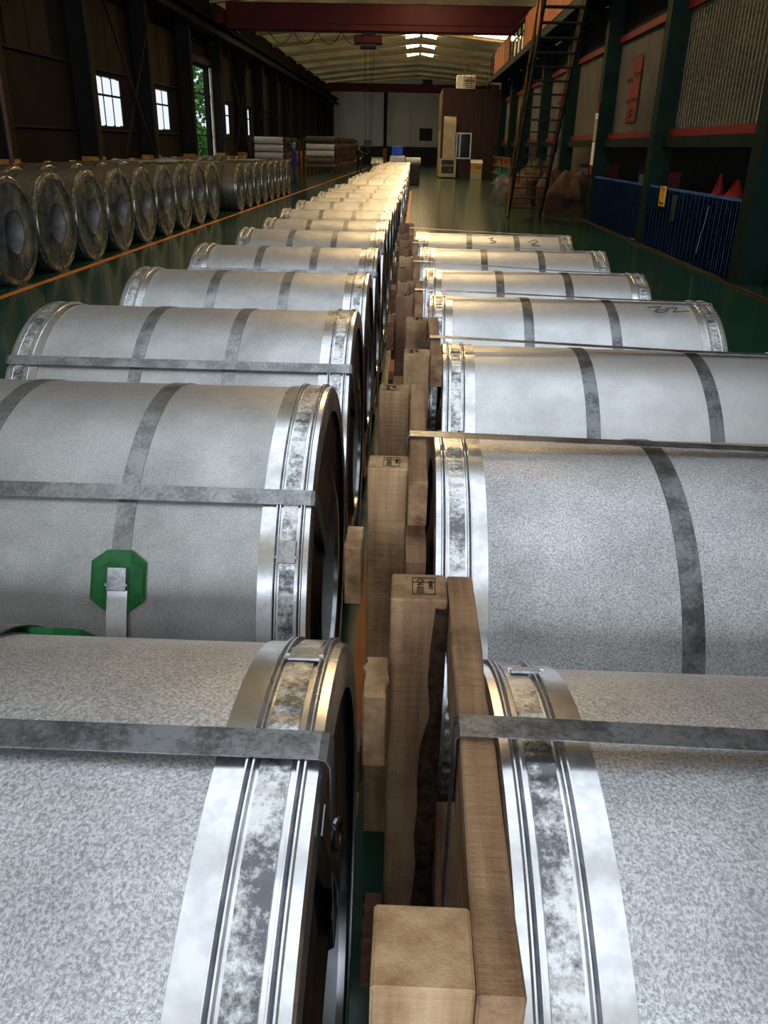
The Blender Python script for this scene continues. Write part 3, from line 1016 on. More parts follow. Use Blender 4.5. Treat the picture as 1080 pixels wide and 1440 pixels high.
def seal_mesh(w=0.042, l=0.05):
    m = MB().box(-w / 2, w / 2, -l / 2, l / 2, 0, 0.004)
    m.bevel(0.0012)
    for s_ in (-1, 1):
        m.box(s_ * w / 2 - 0.003, s_ * w / 2 + 0.003, -l / 2 + 0.010, -l / 2 + 0.016, -0.001, 0.006)
    return m.mesh('seal', 'strap_bright')


SEAL = seal_mesh()


def on_coil(o, R, x, phi, lift=0.0):
    """place an object whose +z looks outwards on the coil's outside at local x and angle phi"""
    e = Vector((0, math.cos(R_(phi)), math.sin(R_(phi))))
    t = Vector((1, 0, 0))
    b = e.cross(t)
    M = Matrix((t, b, e)).transposed().to_4x4()
    M.translation = Vector((x, 0, R)) + e * (R + lift)
    o.matrix_local = M
    return o


def assemble(name, label, loc, d, rz=0.0, group=None, scale=None, eyes=()):
    t = thing(name, label, 'coil', loc, rz, group)
    for key, nm in (('wrap', 'wrap'), ('ring_p', 'edge_ring'), ('ring_n', 'edge_ring'), ('end_p', 'end_cover'), ('end_n', 'end_cover'), ('bore', 'bore'),
                    ('rstrap_p', 'strap'), ('rstrap_n', 'strap')):
        put(nm, d[key], t)
    hs = [put('strap', me, t) for me in d['hoops']]
    es = [put('strap', me, t) for me in eyes]
    if scale:
        t.scale = scale
    return t, hs, es


GL = 'coil row left of the timbers'
GR = 'coils right of the timbers'
# near coils of the left row: right end x, yc, R, L
D1 = coil_meshes(0.535, 1.25, [(0.125, 0.042)], 160, 'zinc_wrap_coarse')
c1, h1, e1 = assemble('steel_coil', 'galvanized steel coil at bottom left of the photo, nearest in the left row', (-0.075 - 0.625, 0.70, 0), D1,
                      0, GL, None, [eye_strap_mesh(0.535, 1.25, 0.24, 94.0, 0.04, 'strap_steel')])
D2 = coil_meshes(0.535, 1.20, [(-0.173, 0.042), (0.19, 0.041)], 160, 'zinc_wrap_matte', hoop='strap_mid')
c2, h2, e2 = assemble('steel_coil', 'galvanized steel coil with green corner plate, second in the left row', (-0.80, 1.98, 0), D2, 0, GL, None,
                      [eye_strap_mesh(0.535, 1.20, 0.24, 131.5, 0.036)])
D3 = coil_meshes(0.535, 1.197, [(-0.147, 0.044), (0.177, 0.044)], 144, 'zinc_wrap_matte', hoop='strap_mid')
c3, h3, e3 = assemble('steel_coil', 'galvanized steel coil, third from camera in the left row', (-0.797, 3.08, 0), D3, 0, GL, None,
                      [eye_strap_mesh(0.535, 1.197, 0.24, 130.5, 0.036)])
# seals, green protectors
for c, h, e, R in ((c1, h1, e1, 0.535), (c2, h2, e2, 0.535)):
    pass


def protector(parent, R, x, phi):
    """octagonal green plastic plate between strap and wrap"""
    m = MB()
    a, b_, k = 0.059, 0.066, 0.62
    oc = [(-a, -b_ * k), (-a * 0.45, -b_), (a * 0.45, -b_), (a, -b_ * k), (a, b_ * k), (a * 0.45, b_), (-a * 0.45, b_), (-a, b_ * k)]
    lo = [m.bm.verts.new((p, q, 0.0 - q * q / (2 * R))) for p, q in oc]
    hi = [m.bm.verts.new((p, q, 0.010 - q * q / (2 * R))) for p, q in oc]
    inn = [m.bm.verts.new((p * 0.9, q * 0.6, 0.006 - q * q * 0.4 / (2 * R))) for p, q in oc]
    for i in range(8):
        j = (i + 1) % 8
        m.bm.faces.new((lo[i], lo[j], hi[j], hi[i]))
        m.bm.faces.new((hi[i], hi[j], inn[j], inn[i]))
    m.bm.faces.new(inn)
    m.bm.faces.new(lo[::-1])
    o = m.build('green_plate', 'green_plastic', parent)
    o['label'] = 'green plastic plate under the strap'
    return on_coil(o, R, x, phi, 0.001)


def strap_piece(parent, R, x, phi0, phi1, w, lift, mat):
    n = 12
    pts = []
    for i in range(n + 1):
        p = R_(phi0 + (phi1 - phi0) * i / n)
        f = math.sin(PI * i / n) ** 0.6
        pts.append(Vector((x, (R + 0.004 + lift * f) * math.cos(p), R + (R + 0.004 + lift * f) * math.sin(p))))
    return MB().ribbon(pts, (w / 2, 0, 0), 0.0016).build('strap', mat, parent, 30)


protector(c2, 0.535, 0.19, 152.3)
sp = strap_piece(c2, 0.535, 0.19, 148, 215, 0.044, 0.012, 'zinc_ring')
on_coil(put('seal', SEAL, sp), 0.535, 0.19, 152.0, 0.016)
on_coil(put('seal', SEAL, put('strap', D2['hoops'][0], None) if False else h2[0]), 0.535, -0.173, 60, 0.003)
on_coil(put('seal', SEAL, c2), 0.535, 0.55, 144.5, 0.006)
protector(c1, 0.535, 0.155, 48.5)
hh = h1[0]
sp = strap_piece(c1, 0.535, 0.125, 35, 66, 0.042, 0.010, 'strap_steel')
on_coil(put('seal', SEAL, c1), 0.535, 0.58, 72, 0.006)
# overlap edge of the wrap near the top of the first coil
MB().ribbon([Vector((-0.1, 0.54 * math.cos(R_(a)), 0.535 + 0.5375 * math.sin(R_(a)))) for a in range(60, 100, 4)], (0.0015, 0, 0), 0.001).build('seam', 'machine_dark', c1)

# loose end of a band with its ring on the near end face
m = MB()
pts = [(0.629, -0.09, 1.03 - 0.0), (0.634, -0.06, 0.96), (0.640, -0.03, 0.88), (0.634, 0.02, 0.78)]
m.ribbon(pts, (0.0, 0.016, 0.005), 0.0015)
m.build('loose_band', 'zinc_end', c1)
m = MB()
m.tube([(0.642 + 0.004 * math.cos(a_), -0.085 + 0.008 * math.cos(a_), 1.005 + 0.020 * math.sin(a_)) for a_ in (2 * PI * q / 16 for q in range(17))], 0.003, 6)
m.build('ring', 'zinc_end', c1, 40)
# further coils of the left row share one set of meshes
DF = coil_meshes(0.53, 1.15, [(-0.155, 0.046), (0.185, 0.046)], 96, 'zinc_wrap_matte', hoop='strap_mid')
EF = eye_strap_mesh(0.53, 1.15, 0.238, 128, 0.036)
rows = [(4.175, 0.53, 1.175, -0.207), (5.27, 0.532, 1.13, -0.208), (6.42, 0.53, 1.09, -0.205), (7.50, 0.525, 1.085, -0.21), (8.58, 0.53, 1.10, -0.21),
        (9.72, 0.535, 1.10, -0.21), (10.84, 0.525, 1.08, -0.21), (11.96, 0.53, 1.10, -0.21), (13.05, 0.528, 1.08, -0.21), (14.25, 0.53, 1.09, -0.21)]
yy = 14.25
rnd = random.Random(3)
while yy < 38.5:
    yy += 1.15 + 0.05 * rnd.random() + (0.22 if rnd.random() < 0.25 else 0)
    rows.append((yy, 0.495 + 0.05 * rnd.random(), 1.04 + 0.09 * rnd.random(), -0.215 + 0.025 * rnd.random()))
for k, (yc, R, L, xr) in enumerate(rows):
    assemble('steel_coil', 'galvanized steel coil, %s from camera in the row left of the timbers' % ORD[k + 3], (xr - L / 2, yc, 0), DF, 0, GL,
             (L / 1.15, R / 0.53, R / 0.53), [EF] if k % 3 else [])

# right row
right = [(0.755, 0.505, 1.30, 0.118, 0.0), (1.80, 0.505, 1.30, 0.066, 0.0), (2.86, 0.50, 1.29, 0.118, -0.015), (3.895, 0.503, 1.31, 0.088, -0.02),
         (4.93, 0.495, 1.285, 0.069, -0.02), (5.95, 0.50, 1.29, 0.056, -0.02), (7.07, 0.50, 1.27, 0.030, -0.03)]
hoopx = [[(0.0, 0.042)], [(-0.133, 0.044), (0.26, 0.044)], [(-0.155, 0.044), (0.237, 0.044)], [(-0.205, 0.044), (0.178, 0.044)]]
coilsR = []
DR = coil_meshes(0.50, 1.29, [(-0.2, 0.046), (0.19, 0.046)], 112)
rlab = ['galvanized steel coil at bottom right of the photo, nearest right of the timbers', 'galvanized steel coil, second from camera right of the timbers',
        'galvanized steel coil, third from camera right of the timbers', 'galvanized steel coil with a black squiggle, fourth right of the timbers',
        'galvanized steel coil, fifth from camera right of the timbers', 'galvanized steel coil, sixth from camera right of the timbers',
        'galvanized steel coil, last and farthest right of the timbers']
skid_geo = [(-0.015, 0.434, 1.051, 0.43, 1.13), (-0.079, 1.588, 2.178, 1.52, 2.26), (-0.015, 2.627, 3.19, 2.60, 3.28), (-0.068, 3.745, 4.148, 3.70, 4.24),
            (-0.078, 4.66, 5.172, 4.60, 5.26), (-0.088, 5.63, 6.16, 5.58, 6.25), (-0.115, 6.60, 7.55, 6.55, 7.62)]
for k, (yc, R, L, xl, rz) in enumerate(right):
    if k < 4:
        D = coil_meshes(R, L, hoopx[k], 144, 'zinc_wrap_coarse' if k < 2 else 'zinc_wrap')
        scl = None
    else:
        D = DR
        scl = (L / 1.29, R / 0.5, R / 0.5)
    t, hs, es = assemble('steel_coil', rlab[k], (xl + L / 2, yc, 0), D, rz, GR, scl)
    coilsR.append(t)
    # eye band taken over the skid board, in coil space
    px = skid_geo[k][0] + 0.086
    bx0 = px - (xl + L / 2) - 0.002
    sx = scl[0] if scl else 1
    sz = scl[1] if scl else 1
    ztop = 1.038 / sz
    rb = (0.5 if scl else R) * 0.45
    hl = (1.29 if scl else L) / 2
    Rm = 0.5 if scl else R
    path = [Vector((hl + 0.008, 0, Rm + rb)), Vector((hl + 0.008, 0, 2 * Rm - 0.002)), Vector((hl, 0, 2 * Rm + 0.008)), Vector((0.2, 0, 2 * Rm + 0.013)),
            Vector((bx0 / sx + 0.06, 0, ztop)), Vector((bx0 / sx + 0.004, 0, ztop)), Vector((bx0 / sx - 0.001, 0, ztop - 0.005)), Vector((bx0 / sx - 0.001, 0, Rm + rb))]
    MB().ribbon(path, (0, 0.019, 0), 0.0016).build('strap', 'strap_steel', t)
on_coil(put('seal', seal_mesh(0.044, 0.03), coilsR[0]), 0.505, -0.59, 68, 0.008)


def pen(parent, R, pts, name='pen_mark'):
    P = []
    for x, phi in pts:
        e = R_(phi)
        P.append(Vector((x, (R + 0.002) * math.cos(e), R + (R + 0.002) * math.sin(e))))
    return MB().tube(P, 0.0022, 5).build(name, 'pen_ink', parent)


def smoothpts(pts, n=6):
    out = []
    for i in range(len(pts) - 1):
        p0, p1, p2, p3 = pts[max(i - 1, 0)], pts[i], pts[i + 1], pts[min(i + 2, len(pts) - 1)]
        for s_ in range(n):
            t_ = s_ / n
            out.append(tuple(0.5 * (2 * b + (c - a) * t_ + (2 * a - 5 * b + 4 * c - d_) * t_ ** 2 + (3 * b - a - 3 * c + d_) * t_ ** 3) for a, b, c, d_ in zip(p0, p1, p2, p3)))
    out.append(pts[-1])
    return out


pen(coilsR[3], 0.51, smoothpts([(0.34, 104), (0.40, 103), (0.37, 107), (0.43, 105.5), (0.40, 109), (0.36, 108.5)]))
pen(coilsR[3], 0.51, smoothpts([(0.42, 104), (0.47, 104), (0.45, 108), (0.52, 107)]))
pen(coilsR[6], 0.50, smoothpts([(0.28, 112), (0.34, 106), (0.36, 110), (0.31, 116), (0.38, 117)]))
pen(coilsR[6], 0.50, smoothpts([(-0.04, 106), (0.0, 104), (-0.02, 109), (0.02, 112), (-0.03, 115)]))

# coils along the left wall
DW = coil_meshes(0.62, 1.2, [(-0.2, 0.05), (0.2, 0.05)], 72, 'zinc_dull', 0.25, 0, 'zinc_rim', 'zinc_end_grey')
EW = [eye_strap_mesh(0.62, 1.2, 0.25, a, 0.05, 'strap_steel') for a in (88, 268)]
k = 0
for i in range(9):
    yc = 10.14 + 1.262 * i
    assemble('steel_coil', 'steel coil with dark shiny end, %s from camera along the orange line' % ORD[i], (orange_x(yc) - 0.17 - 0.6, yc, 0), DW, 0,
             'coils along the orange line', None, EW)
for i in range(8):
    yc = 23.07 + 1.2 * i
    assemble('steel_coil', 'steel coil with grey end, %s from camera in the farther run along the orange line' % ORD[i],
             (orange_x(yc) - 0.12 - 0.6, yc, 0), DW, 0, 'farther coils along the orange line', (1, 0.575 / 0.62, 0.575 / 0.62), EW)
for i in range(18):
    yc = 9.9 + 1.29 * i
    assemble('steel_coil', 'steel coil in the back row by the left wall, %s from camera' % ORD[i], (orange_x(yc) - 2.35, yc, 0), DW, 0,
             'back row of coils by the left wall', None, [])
# pale sheets lying over the tops of coils
for i, (x, yc, w, l) in enumerate(((-5.6, 19.6, 0.9, 2.6), (-5.7, 22.8, 0.8, 3.4), (-5.4, 28.0, 0.9, 3.0))):
    zz = (1.238, 1.15, 1.15)[i]
    m = MB()
    nx, ny = 6, 16
    g = [[m.bm.verts.new((x - w / 2 + w * a / nx, yc - l / 2 + l * b_ / ny, zz + 0.03 + 0.03 * noise.noise(Vector((a * 0.9, b_ * 0.7, i * 5))))) for b_ in range(ny + 1)] for a in range(nx + 1)]
    for a in range(nx):
        for b_ in range(ny):
            m.bm.faces.new((g[a][b_], g[a + 1][b_], g[a + 1][b_ + 1], g[a][b_ + 1]))
    bmesh.ops.solidify(m.bm, geom=list(m.bm.faces), thickness=0.02)
    tag(m.build('packing_sheet', 'film_white', None, 40), ('pale packing sheet on coil tops before the gate', 'pale packing sheet on coil tops below the open gate',
                                                          'pale packing sheet on the farther coil tops')[i], 'sheet')


# ------------------------------------------------------------------ wooden skids between the rows
def post_mesh(w, d, h, seed, mat, chamf=0.0):
    rr = random.Random(seed)
    m = MB()
    m.box(0, w, 0, d, 0, h)
    bmesh.ops.subdivide_edges(m.bm, edges=[e for e in m.bm.edges if abs(e.verts[0].co.z - e.verts[1].co.z) > 0.5 * h], cuts=7)
    for v in m.bm.verts:
        if 0.01 < v.co.z < h - 0.01:
            v.co.x += rr.uniform(-0.0015, 0.0015)
            v.co.y += rr.uniform(-0.0015, 0.0015)
    bmesh.ops.bevel(m.bm, geom=[e for e in m.bm.edges if len(e.link_faces) == 2 and e.calc_face_angle(0) > 1.0], offset=0.003, segments=1, affect='EDGES')
    return m.mesh('post', mat)


def board_mesh(w, l, h, seed, mat):
    rr = random.Random(seed)
    m = MB().box(0, w, 0, l, 0, h)
    bmesh.ops.subdivide_edges(m.bm, edges=[e for e in m.bm.edges if abs(e.verts[0].co.y - e.verts[1].co.y) > 0.5 * l], cuts=6)
    for v in m.bm.verts:
        if 0.01 < v.co.y < l - 0.01:
            v.co.x += rr.uniform(-0.002, 0.002)
            v.co.z += rr.uniform(-0.002, 0.001)
    bmesh.ops.bevel(m.bm, geom=[e for e in m.bm.edges if len(e.link_faces) == 2 and e.calc_face_angle(0) > 1.0], offset=0.0025, segments=1, affect='EDGES')
    return m.mesh('board', mat)


def stamp(parent, x, y, z, sx=0.036, sy=0.052):
    """treatment mark burnt into the end grain: framed code, read from the right"""
    me = text_mesh('CN-033', 0.0135, 0.0004)
    me.transform(Matrix.Translation((0, -0.006, 0)) @ Matrix.Diagonal((1.0, 1.15, 1, 1)))
    bm = bmesh.new()
    bm.from_mesh(me)
    me2 = text_mesh('000HT', 0.0095, 0.0004)
    me2.transform(Matrix.Translation((-0.003, 0.0105, 0)))
    bm.from_mesh(me2)
    s = MB()
    s.bm.free()
    s.bm = bm
    a, b = sy / 2, sx / 2
    lw = 0.0013
    for q in ((-a, a, -b, -b + lw), (-a, a, b - lw, b), (-a, -a + lw, -b, b), (a - lw, a, -b, b), (-a * 0.45, -a * 0.45 + lw, -b, b)):
        s.box(q[0], q[1], q[2], q[3], -0.0004, 0.0004)
    bmesh.ops.transform(bm, matrix=Matrix.Translation((x, y, z)) @ Matrix.Rotation(R_(-90), 4, 'Z'), verts=list(bm.verts))
    mm = bpy.data.meshes.new('stamp')
    bm.to_mesh(mm)
    bm.free()
    mm.materials.append(MATS['stamp_ink'])
    return put('stamp', mm, parent)


PW = 0.086
slab = ['wooden skid with two posts and a strapped board, nearest camera at bottom centre', 'wooden skid strapped to the second coil on the right',
        'wooden skid strapped to the third coil on the right', 'wooden skid strapped to the fourth coil on the right',
        'wooden skid strapped to the fifth coil on the right', 'wooden skid strapped to the sixth coil on the right',
        'wooden skid strapped to the last coil on the right, farthest from camera']
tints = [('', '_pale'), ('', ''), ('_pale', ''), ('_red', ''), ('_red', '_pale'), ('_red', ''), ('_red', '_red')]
for k, (px, ya, yb, b0, b1) in enumerate(skid_geo):
    t = thing('wooden_skid', slab[k], 'skid', (px, 0, 0), 0, 'wooden skids between the coil rows')
    H = 1.03
    for j, yp in enumerate((ya, yb)):
        far_pale = tints[k][j]
        if k == 0:
            far_pale = '_pale' if j == 0 else ''
        if k == 1:
            far_pale = '_pale' if j == 0 else ''
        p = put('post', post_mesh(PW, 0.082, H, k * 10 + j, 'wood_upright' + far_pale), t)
        p.location = (0, yp, 0)
        if not (k == 0 and j == 0):
            stamp(p, 0.03 + 0.02 * ((k + j) % 2), 0.042, H + 0.0005)
        if k == 0 and j == 1:
            # bark edge along the right front corner
            m = MB()
            rr = random.Random(5)
            rows_ = []
            for i in range(15):
                z = H - 0.012 - i * 0.066
                f = min(1, 0.25 + i * 0.1)
                w_ = 0.010 + 0.026 * f + rr.uniform(-0.006, 0.006)
                rows_.append([m.bm.verts.new(q) for q in ((PW - w_, -0.0035, z), (PW - w_ * 0.4, -0.010 + rr.uniform(-0.004, 0.002), z), (PW + 0.001, -0.005, z), (PW + 0.002, 0.02, z))])
            for A, B in zip(rows_, rows_[1:]):
                for q in range(3):
                    m.bm.faces.new((A[q], A[q + 1], B[q + 1], B[q]))
            bmesh.ops.solidify(m.bm, geom=list(m.bm.faces), thickness=0.004)
            m.build('bark', 'bark', p)
    bw = 0.040
    for j, (z0, z1, s0, s1) in enumerate(((H - 0.10, H, 0, 0), (0.46, 0.56, 0.0, 0.0), (0.04, 0.14, 0, 0))):
        bo = put('board', board_mesh(bw, b1 - b0, z1 - z0, k * 20 + j, 'wood_level' + ('_red' if k in (3, 4) and j else '')), t)
        bo.location = (PW + 0.001, b0, z0)
    # cleats nailed to the outer side
    if k < 6:
        for j, (z0, z1) in enumerate(((0.80, 0.93), (0.30, 0.42))):
            yc_ = (0.945 if k == 0 else ya - 0.175 if k == 1 else ya - 0.08)
            bl = put('block', board_mesh(0.034, 0.10 + (0.08 if k > 1 else 0.0), z1 - z0, k * 30 + j, 'wood_level_pale' if j == 0 and k < 2 else 'wood_level_red'), t)
            bl.location = (-0.0355, yc_, z0)
    if k == 1:
        bo = put('board', board_mesh(bw, 0.55, 0.1, 77, 'wood_level'), t)
        bo.location = (PW + 0.001, 1.42, 0.80)

# ------------------------------------------------------------------ racks of rolls, people, machine at the row end
ROLL = {}
for nm, mt in (('white', 'roll_white'), ('olive', 'roll_olive'), ('mauve', 'roll_mauve'), ('brown', 'roll_core')):
    for L in (1.72, 1.5):
        body = MB().revolve([(-L / 2, 0.05), (-L / 2, 0.17), (L / 2, 0.17), (L / 2, 0.05)], 28, 0).mesh('film', mt, 40)
        core = MB().revolve([(-L / 2 - 0.12, 0.001), (-L / 2 - 0.12, 0.045), (L / 2 + 0.12, 0.045), (L / 2 + 0.12, 0.001)], 12, 0).mesh('core', 'roll_core', 40)
        ROLL[nm, L] = (body, core)


def rack(x, y, L, levels, label, rolls, rlabel, rgroup):
    t = thing('roll_rack', label, 'rack', (x, y, 0), 0, 'roll racks')
    for sx in (-1, 1):
        for sy in (-0.26, 0.26):
            MB().box(sx * (L / 2 + 0.16) - 0.03, sx * (L / 2 + 0.16) + 0.03, sy - 0.03, sy + 0.03, 0, levels[-1] + 0.1).build('upright', 'roll_core', t)
        for z in levels:
            MB().box(sx * (L / 2 + 0.16) - 0.025, sx * (L / 2 + 0.16) + 0.025, -0.23, 0.23, z - 0.09, z - 0.047).build('arm', 'roll_core', t)
    MB().box(-L / 2 - 0.13, L / 2 + 0.13, -0.29, -0.23, 0.46, 0.56).build('crossbar', 'roll_mauve', t)
    MB().box(-L / 2 - 0.13, L / 2 + 0.13, 0.23, 0.29, 0.46, 0.56).build('crossbar', 'roll_mauve', t)
    for i, (z, nm) in enumerate(zip(levels, rolls)):
        r = thing('film_roll', rlabel % (nm, ('bottom', 'second', 'third', 'fourth', 'top')[i if i < len(levels) - 1 else 4]), 'roll', (x, y, z), 0, rgroup)
        put('film', ROLL[nm, L][0], r)
        put('core', ROLL[nm, L][1], r)
    return t


lev = [0.80, 1.18, 1.56, 1.98]
for i in range(9):
    yy = 54.0 + i * 2.0
    if i == 0:
        rack(-5.82, yy, 1.72, lev, 'dark rack of film rolls facing camera, left of the far coil row', ['mauve', 'white', 'white', 'olive'],
             '%s film roll on the %s tier of the front centre rack', 'rolls on the front centre rack')
    else:
        rack(-5.82 + 0.02 * i, yy, 1.72, lev, 'dark roll rack %s behind the front centre rack' % ORD[i - 1], ['brown', 'brown', 'mauve', 'brown'],
             '%%s film roll on the %%s tier of the %s centre rack from camera' % ORD[i], 'rolls on the centre racks')
lev2 = [0.66, 1.08, 1.46, 1.84]
for i in range(3):
    yy = 47.5 + i * 2.2
    rack(-7.9 + 0.08 * i, yy, 1.5, lev2, ('dark rack of white rolls behind the farther wall coils', 'dark roll rack just behind the white roll rack',
                                          'dark roll rack third back behind the white rolls', 'dark roll rack last back behind the white rolls')[i],
         ['mauve', 'white', 'white', 'white'] if i == 0 else ['brown', 'mauve', 'brown', 'olive'],
         ('%s film roll on the %s tier of the rack by the left wall' if i == 0 else '%%s film roll on the %%s tier of the %s left rack from camera' % ORD[i]),
         'rolls on the left racks')


def person(label, loc, rz, overall, headgear, h=1.72, lean=0.0):
    t = thing('person', label, 'person', loc, rz)
    k = h / 1.72
    V, E, Rr = [], [], []

    def add(p, r, par=None):
        V.append(Vector(p) * k)
        Rr.append(r * k)
        if par is not None:
            E.append((par, len(V) - 1))
        return len(V) - 1
    pel = add((0, 0, 0.93), 0.135)
    ch = add((0, 0.01, 1.12), 0.125, pel)
    ch2 = add((0, 0.0, 1.32), 0.135, ch)
    nk = add((0, -0.01, 1.45), 0.06, ch2)
    add((0, -0.02, 1.52), 0.05, nk)
    for s in (-1, 1):
        hip = add((s * 0.095, 0, 0.86), 0.095, pel)
        kn = add((s * 0.11, -0.02 - 0.04 * s, 0.48), 0.062, hip)
        an = add((s * 0.11, 0.03 + 0.02 * s, 0.09), 0.048, kn)
        sh = add((s * 0.19, 0, 1.38), 0.062, ch2)
        el = add((s * 0.25, 0.03, 1.11), 0.045, sh)
        add((s * 0.22, -0.14 - 0.06 * (s > 0), 0.92 + 0.1 * (s > 0)), 0.034, el)
    me = bpy.data.meshes.new('body')
    me.from_pydata([tuple(v) for v in V], E, [])
    o = put('body', me)
    sk = o.modifiers.new('skin', 'SKIN')
    o.modifiers.new('sub', 'SUBSURF').levels = 1
    for i, r in enumerate(Rr):
        me.skin_vertices[0].data[i].radius = (r, r * (0.75 if i < 3 else 1))
    me.skin_vertices[0].data[0].use_root = True
    dg = bpy.context.evaluated_depsgraph_get()
    dg.update()
    bm_ = bpy.data.meshes.new_from_object(o.evaluated_get(dg))
    bpy.data.objects.remove(o)
    bm_.materials.clear()
    bm_.materials.append(MATS[overall])
    bm_.shade_smooth()
    put('body', bm_, t)
    # head with nose, ears
    m = MB()
    bmesh.ops.create_uvsphere(m.bm, u_segments=20, v_segments=14, radius=1.0, matrix=Matrix.Translation(Vector((0, -0.03, 1.61)) * k) @ Matrix.Diagonal((0.076 * k, 0.092 * k, 0.112 * k, 1)))
    bmesh.ops.create_uvsphere(m.bm, u_segments=8, v_segments=6, radius=0.016 * k, matrix=Matrix.Translation(Vector((0, -0.125, 1.60)) * k))
    for s in (-1, 1):
        bmesh.ops.create_uvsphere(m.bm, u_segments=8, v_segments=6, radius=1, matrix=Matrix.Translation(Vector((s * 0.078, -0.02, 1.605)) * k) @ Matrix.Diagonal((0.012 * k, 0.02 * k, 0.03 * k, 1)))
    m.build('head', 'skin', t, 60)
    m = MB()
    for s in (-1, 1):
        bmesh.ops.create_uvsphere(m.bm, u_segments=8, v_segments=6, radius=0.011 * k, matrix=Matrix.Translation(Vector((s * 0.03, -0.112, 1.625)) * k))
    m.box(-0.025 * k, 0.025 * k, -0.122 * k, -0.112 * k, 1.553 * k, 1.559 * k)
    m.build('eyes_and_mouth', 'hair_dark', t)
    m = MB()
    if headgear == 'helmet_blue':
        m.lathe_z([(0.13, 0.0), (0.125, 0.012), (0.108, 0.015), (0.1, 0.07), (0.07, 0.115), (0.0, 0.13)], 20, (0, -0.035 * k, 1.645 * k))
        m.build('helmet', 'helmet_blue', t, 50)
    else:
        m.lathe_z([(0.082, -0.05), (0.09, 0.0), (0.085, 0.05), (0.06, 0.085), (0.0, 0.098)], 20, (0, -0.015 * k, 1.64 * k))
        m.build('hair', 'hair_dark', t, 50)
    for s in (-1, 1):
        wx = Vector((s * 0.22, -0.14 - 0.06 * (s > 0), 0.92 + 0.1 * (s > 0))) * k
        d = (wx - Vector((s * 0.25, 0.03, 1.11)) * k).normalized()
        m = MB()
        m.tube([wx, wx + d * 0.045, wx + d * 0.09], [0.026, 0.036, 0.032], 8)
        sd = Vector((0, d.z, -d.y)).normalized()
        for q in range(4):
            off = sd * (0.018 * (q - 1.5))
            L_ = (0.065, 0.078, 0.07, 0.055)[q]
            b0 = wx + d * 0.085 + off
            m.tube([b0, b0 + d * L_ * 0.5, b0 + d * L_ + Vector((-s * 0.015, 0, -0.01))], [0.009, 0.009, 0.007], 6)
        b0 = wx + d * 0.035 + sd * 0.03
        m.tube([b0, b0 + (d + sd).normalized() * 0.05], [0.011, 0.008], 6)
        m.build('hand', 'skin', t, 60)
        m = MB()
        m.box(s * 0.11 * k - 0.048, s * 0.11 * k + 0.048, -0.17, 0.085, 0, 0.09)
        m.bevel(0.025, 2)
        m.build('shoe', 'boot', t, 50)
    return t


person('person in blue overalls and blue hard hat standing behind the wall coils', (-5.62, 41.0, 0), R_(-70), 'overall_blue', 'helmet_blue', 1.70)
person('person in dark clothes standing beside the far roll racks', (-3.55, 56.0, 0), R_(-20), 'overall_dark', 'hair', 1.62)

mc = thing('machine', 'white machine with bright blue hood at the far end of the coil row', 'machine', (-0.85, 42.0, 0))
m = MB()
pr = [(-0.62, 0.0), (0.36, 0.0), (0.36, 1.26), (-0.32, 1.26)]
A = [m.bm.verts.new((x, 0, z)) for x, z in pr]
B = [m.bm.verts.new((x, 1.2, z)) for x, z in pr]
for i in range(4):
    j = (i + 1) % 4
    m.bm.faces.new((A[i], A[j], B[j], B[i]))
m.bm.faces.new(A)
m.bm.faces.new(B[::-1])
m.build('body', 'machine_white', mc)
MB().box(-0.28, 0.26, 0.2, 1.0, 1.27, 1.68).bevel(0.05, 2).build('hood', 'hood_blue', mc)
for z in (1.02, 1.14):
    MB().box(-0.22, 0.3, -0.03, -0.005, z, z + 0.05).build('slot', 'alu_frame', mc)
rs = thing('roll_stand', 'dark stand with a white roll right of the white machine', 'stand', (-0.05, 42.5, 0))
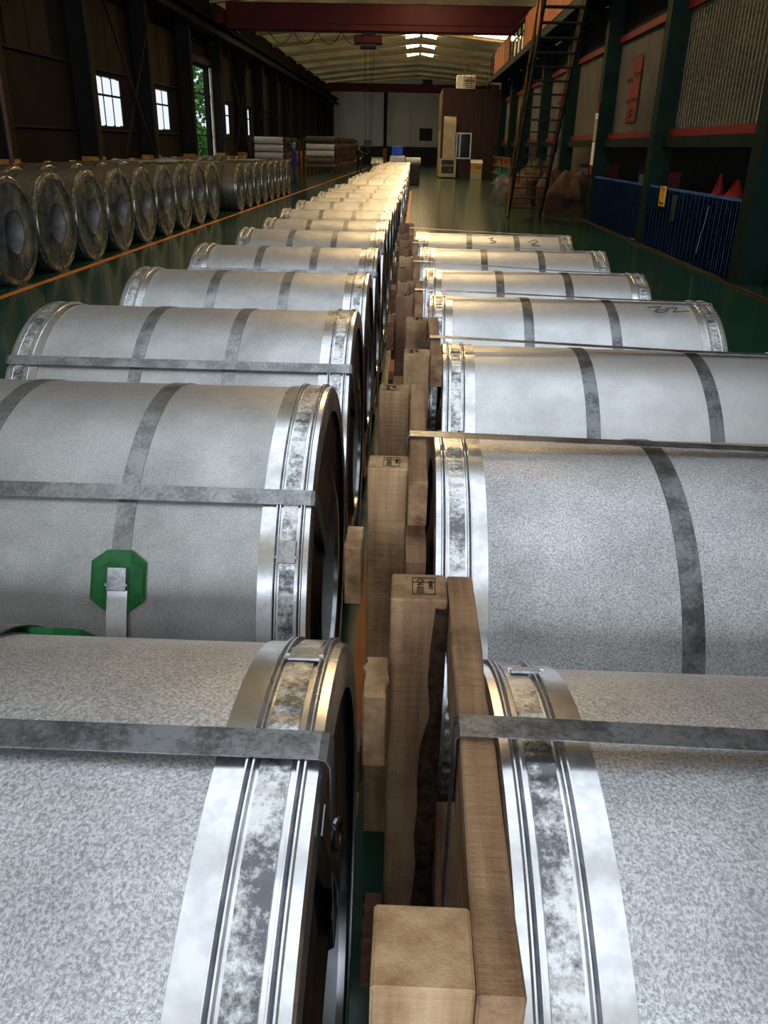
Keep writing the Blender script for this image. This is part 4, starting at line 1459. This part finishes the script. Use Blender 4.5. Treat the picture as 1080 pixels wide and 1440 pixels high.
MB().box(-0.3, 0.3, -0.25, 0.25, 0, 0.9).bevel(0.03).build('cabinet', 'machine_dark', rs)
r = thing('film_roll', 'short white roll lying on the dark stand at the row end', 'roll', (-0.08, 42.5, 1.05))
MB().revolve([(-0.36, 0.04), (-0.36, 0.15), (0.36, 0.15), (0.36, 0.04)], 24, 0).build('film', 'roll_white', r, 40)
MB().revolve([(-0.38, 0.0), (-0.38, 0.04), (0.38, 0.04), (0.38, 0.0)], 12, 0).build('core', 'roll_core', r, 40)
DS = coil_meshes(0.42, 0.95, [(-0.15, 0.04), (0.15, 0.04)], 64)
assemble('steel_coil', 'single small silver coil alone on the floor before the end wall', (-3.1, 72.0, 0), DS)

# ------------------------------------------------------------------ outdoors, seen through the side gate
struct(MB().box(-60, XL - 0.2, -10, 120, -0.3, -0.05).build('ground', 'ground_soil'))


def tree(loc, h, r, label, seed):
    t = thing('tree', label, 'tree', loc)
    rr = random.Random(seed)
    MB().tube([(0, 0, 0), (0.1, 0, h * 0.4), (0, 0.1, h * 0.7)], [0.2, 0.15, 0.07], 8).build('trunk', 'trunk_bark', t)
    m = MB()
    for i in range(1500):
        v = Vector((rr.gauss(0, 1), rr.gauss(0, 1), rr.gauss(0, 1))).normalized() * (rr.random() ** 0.5)
        p = Vector((v.x * r, v.y * r, h * 0.55 + v.z * h * 0.45))
        a = Vector((rr.uniform(-1, 1), rr.uniform(-1, 1), rr.uniform(-1, 1))).normalized()
        b_ = a.orthogonal().normalized()
        s_ = 0.22
        m.bm.faces.new([m.bm.verts.new(p + q) for q in (a * s_, b_ * s_ * 0.5, -a * s_, -b_ * s_ * 0.5)])
    o = m.build('crown', 'leaf', t)
    o['kind'] = 'stuff'


tree((-14.6, 57.5, -0.05), 8.5, 2.4, 'tall leafy tree outside the open side gate', 1)
tree((-12.9, 53.5, -0.05), 2.6, 1.1, 'low green shrub outside the open side gate', 2)
nt = MB().box(-11.6, -11.5, 44.0, 50.0, -0.05, 0.85).build('debris_net', 'net_teal')
tag(nt, 'teal netting fence outside the open side gate', 'net')
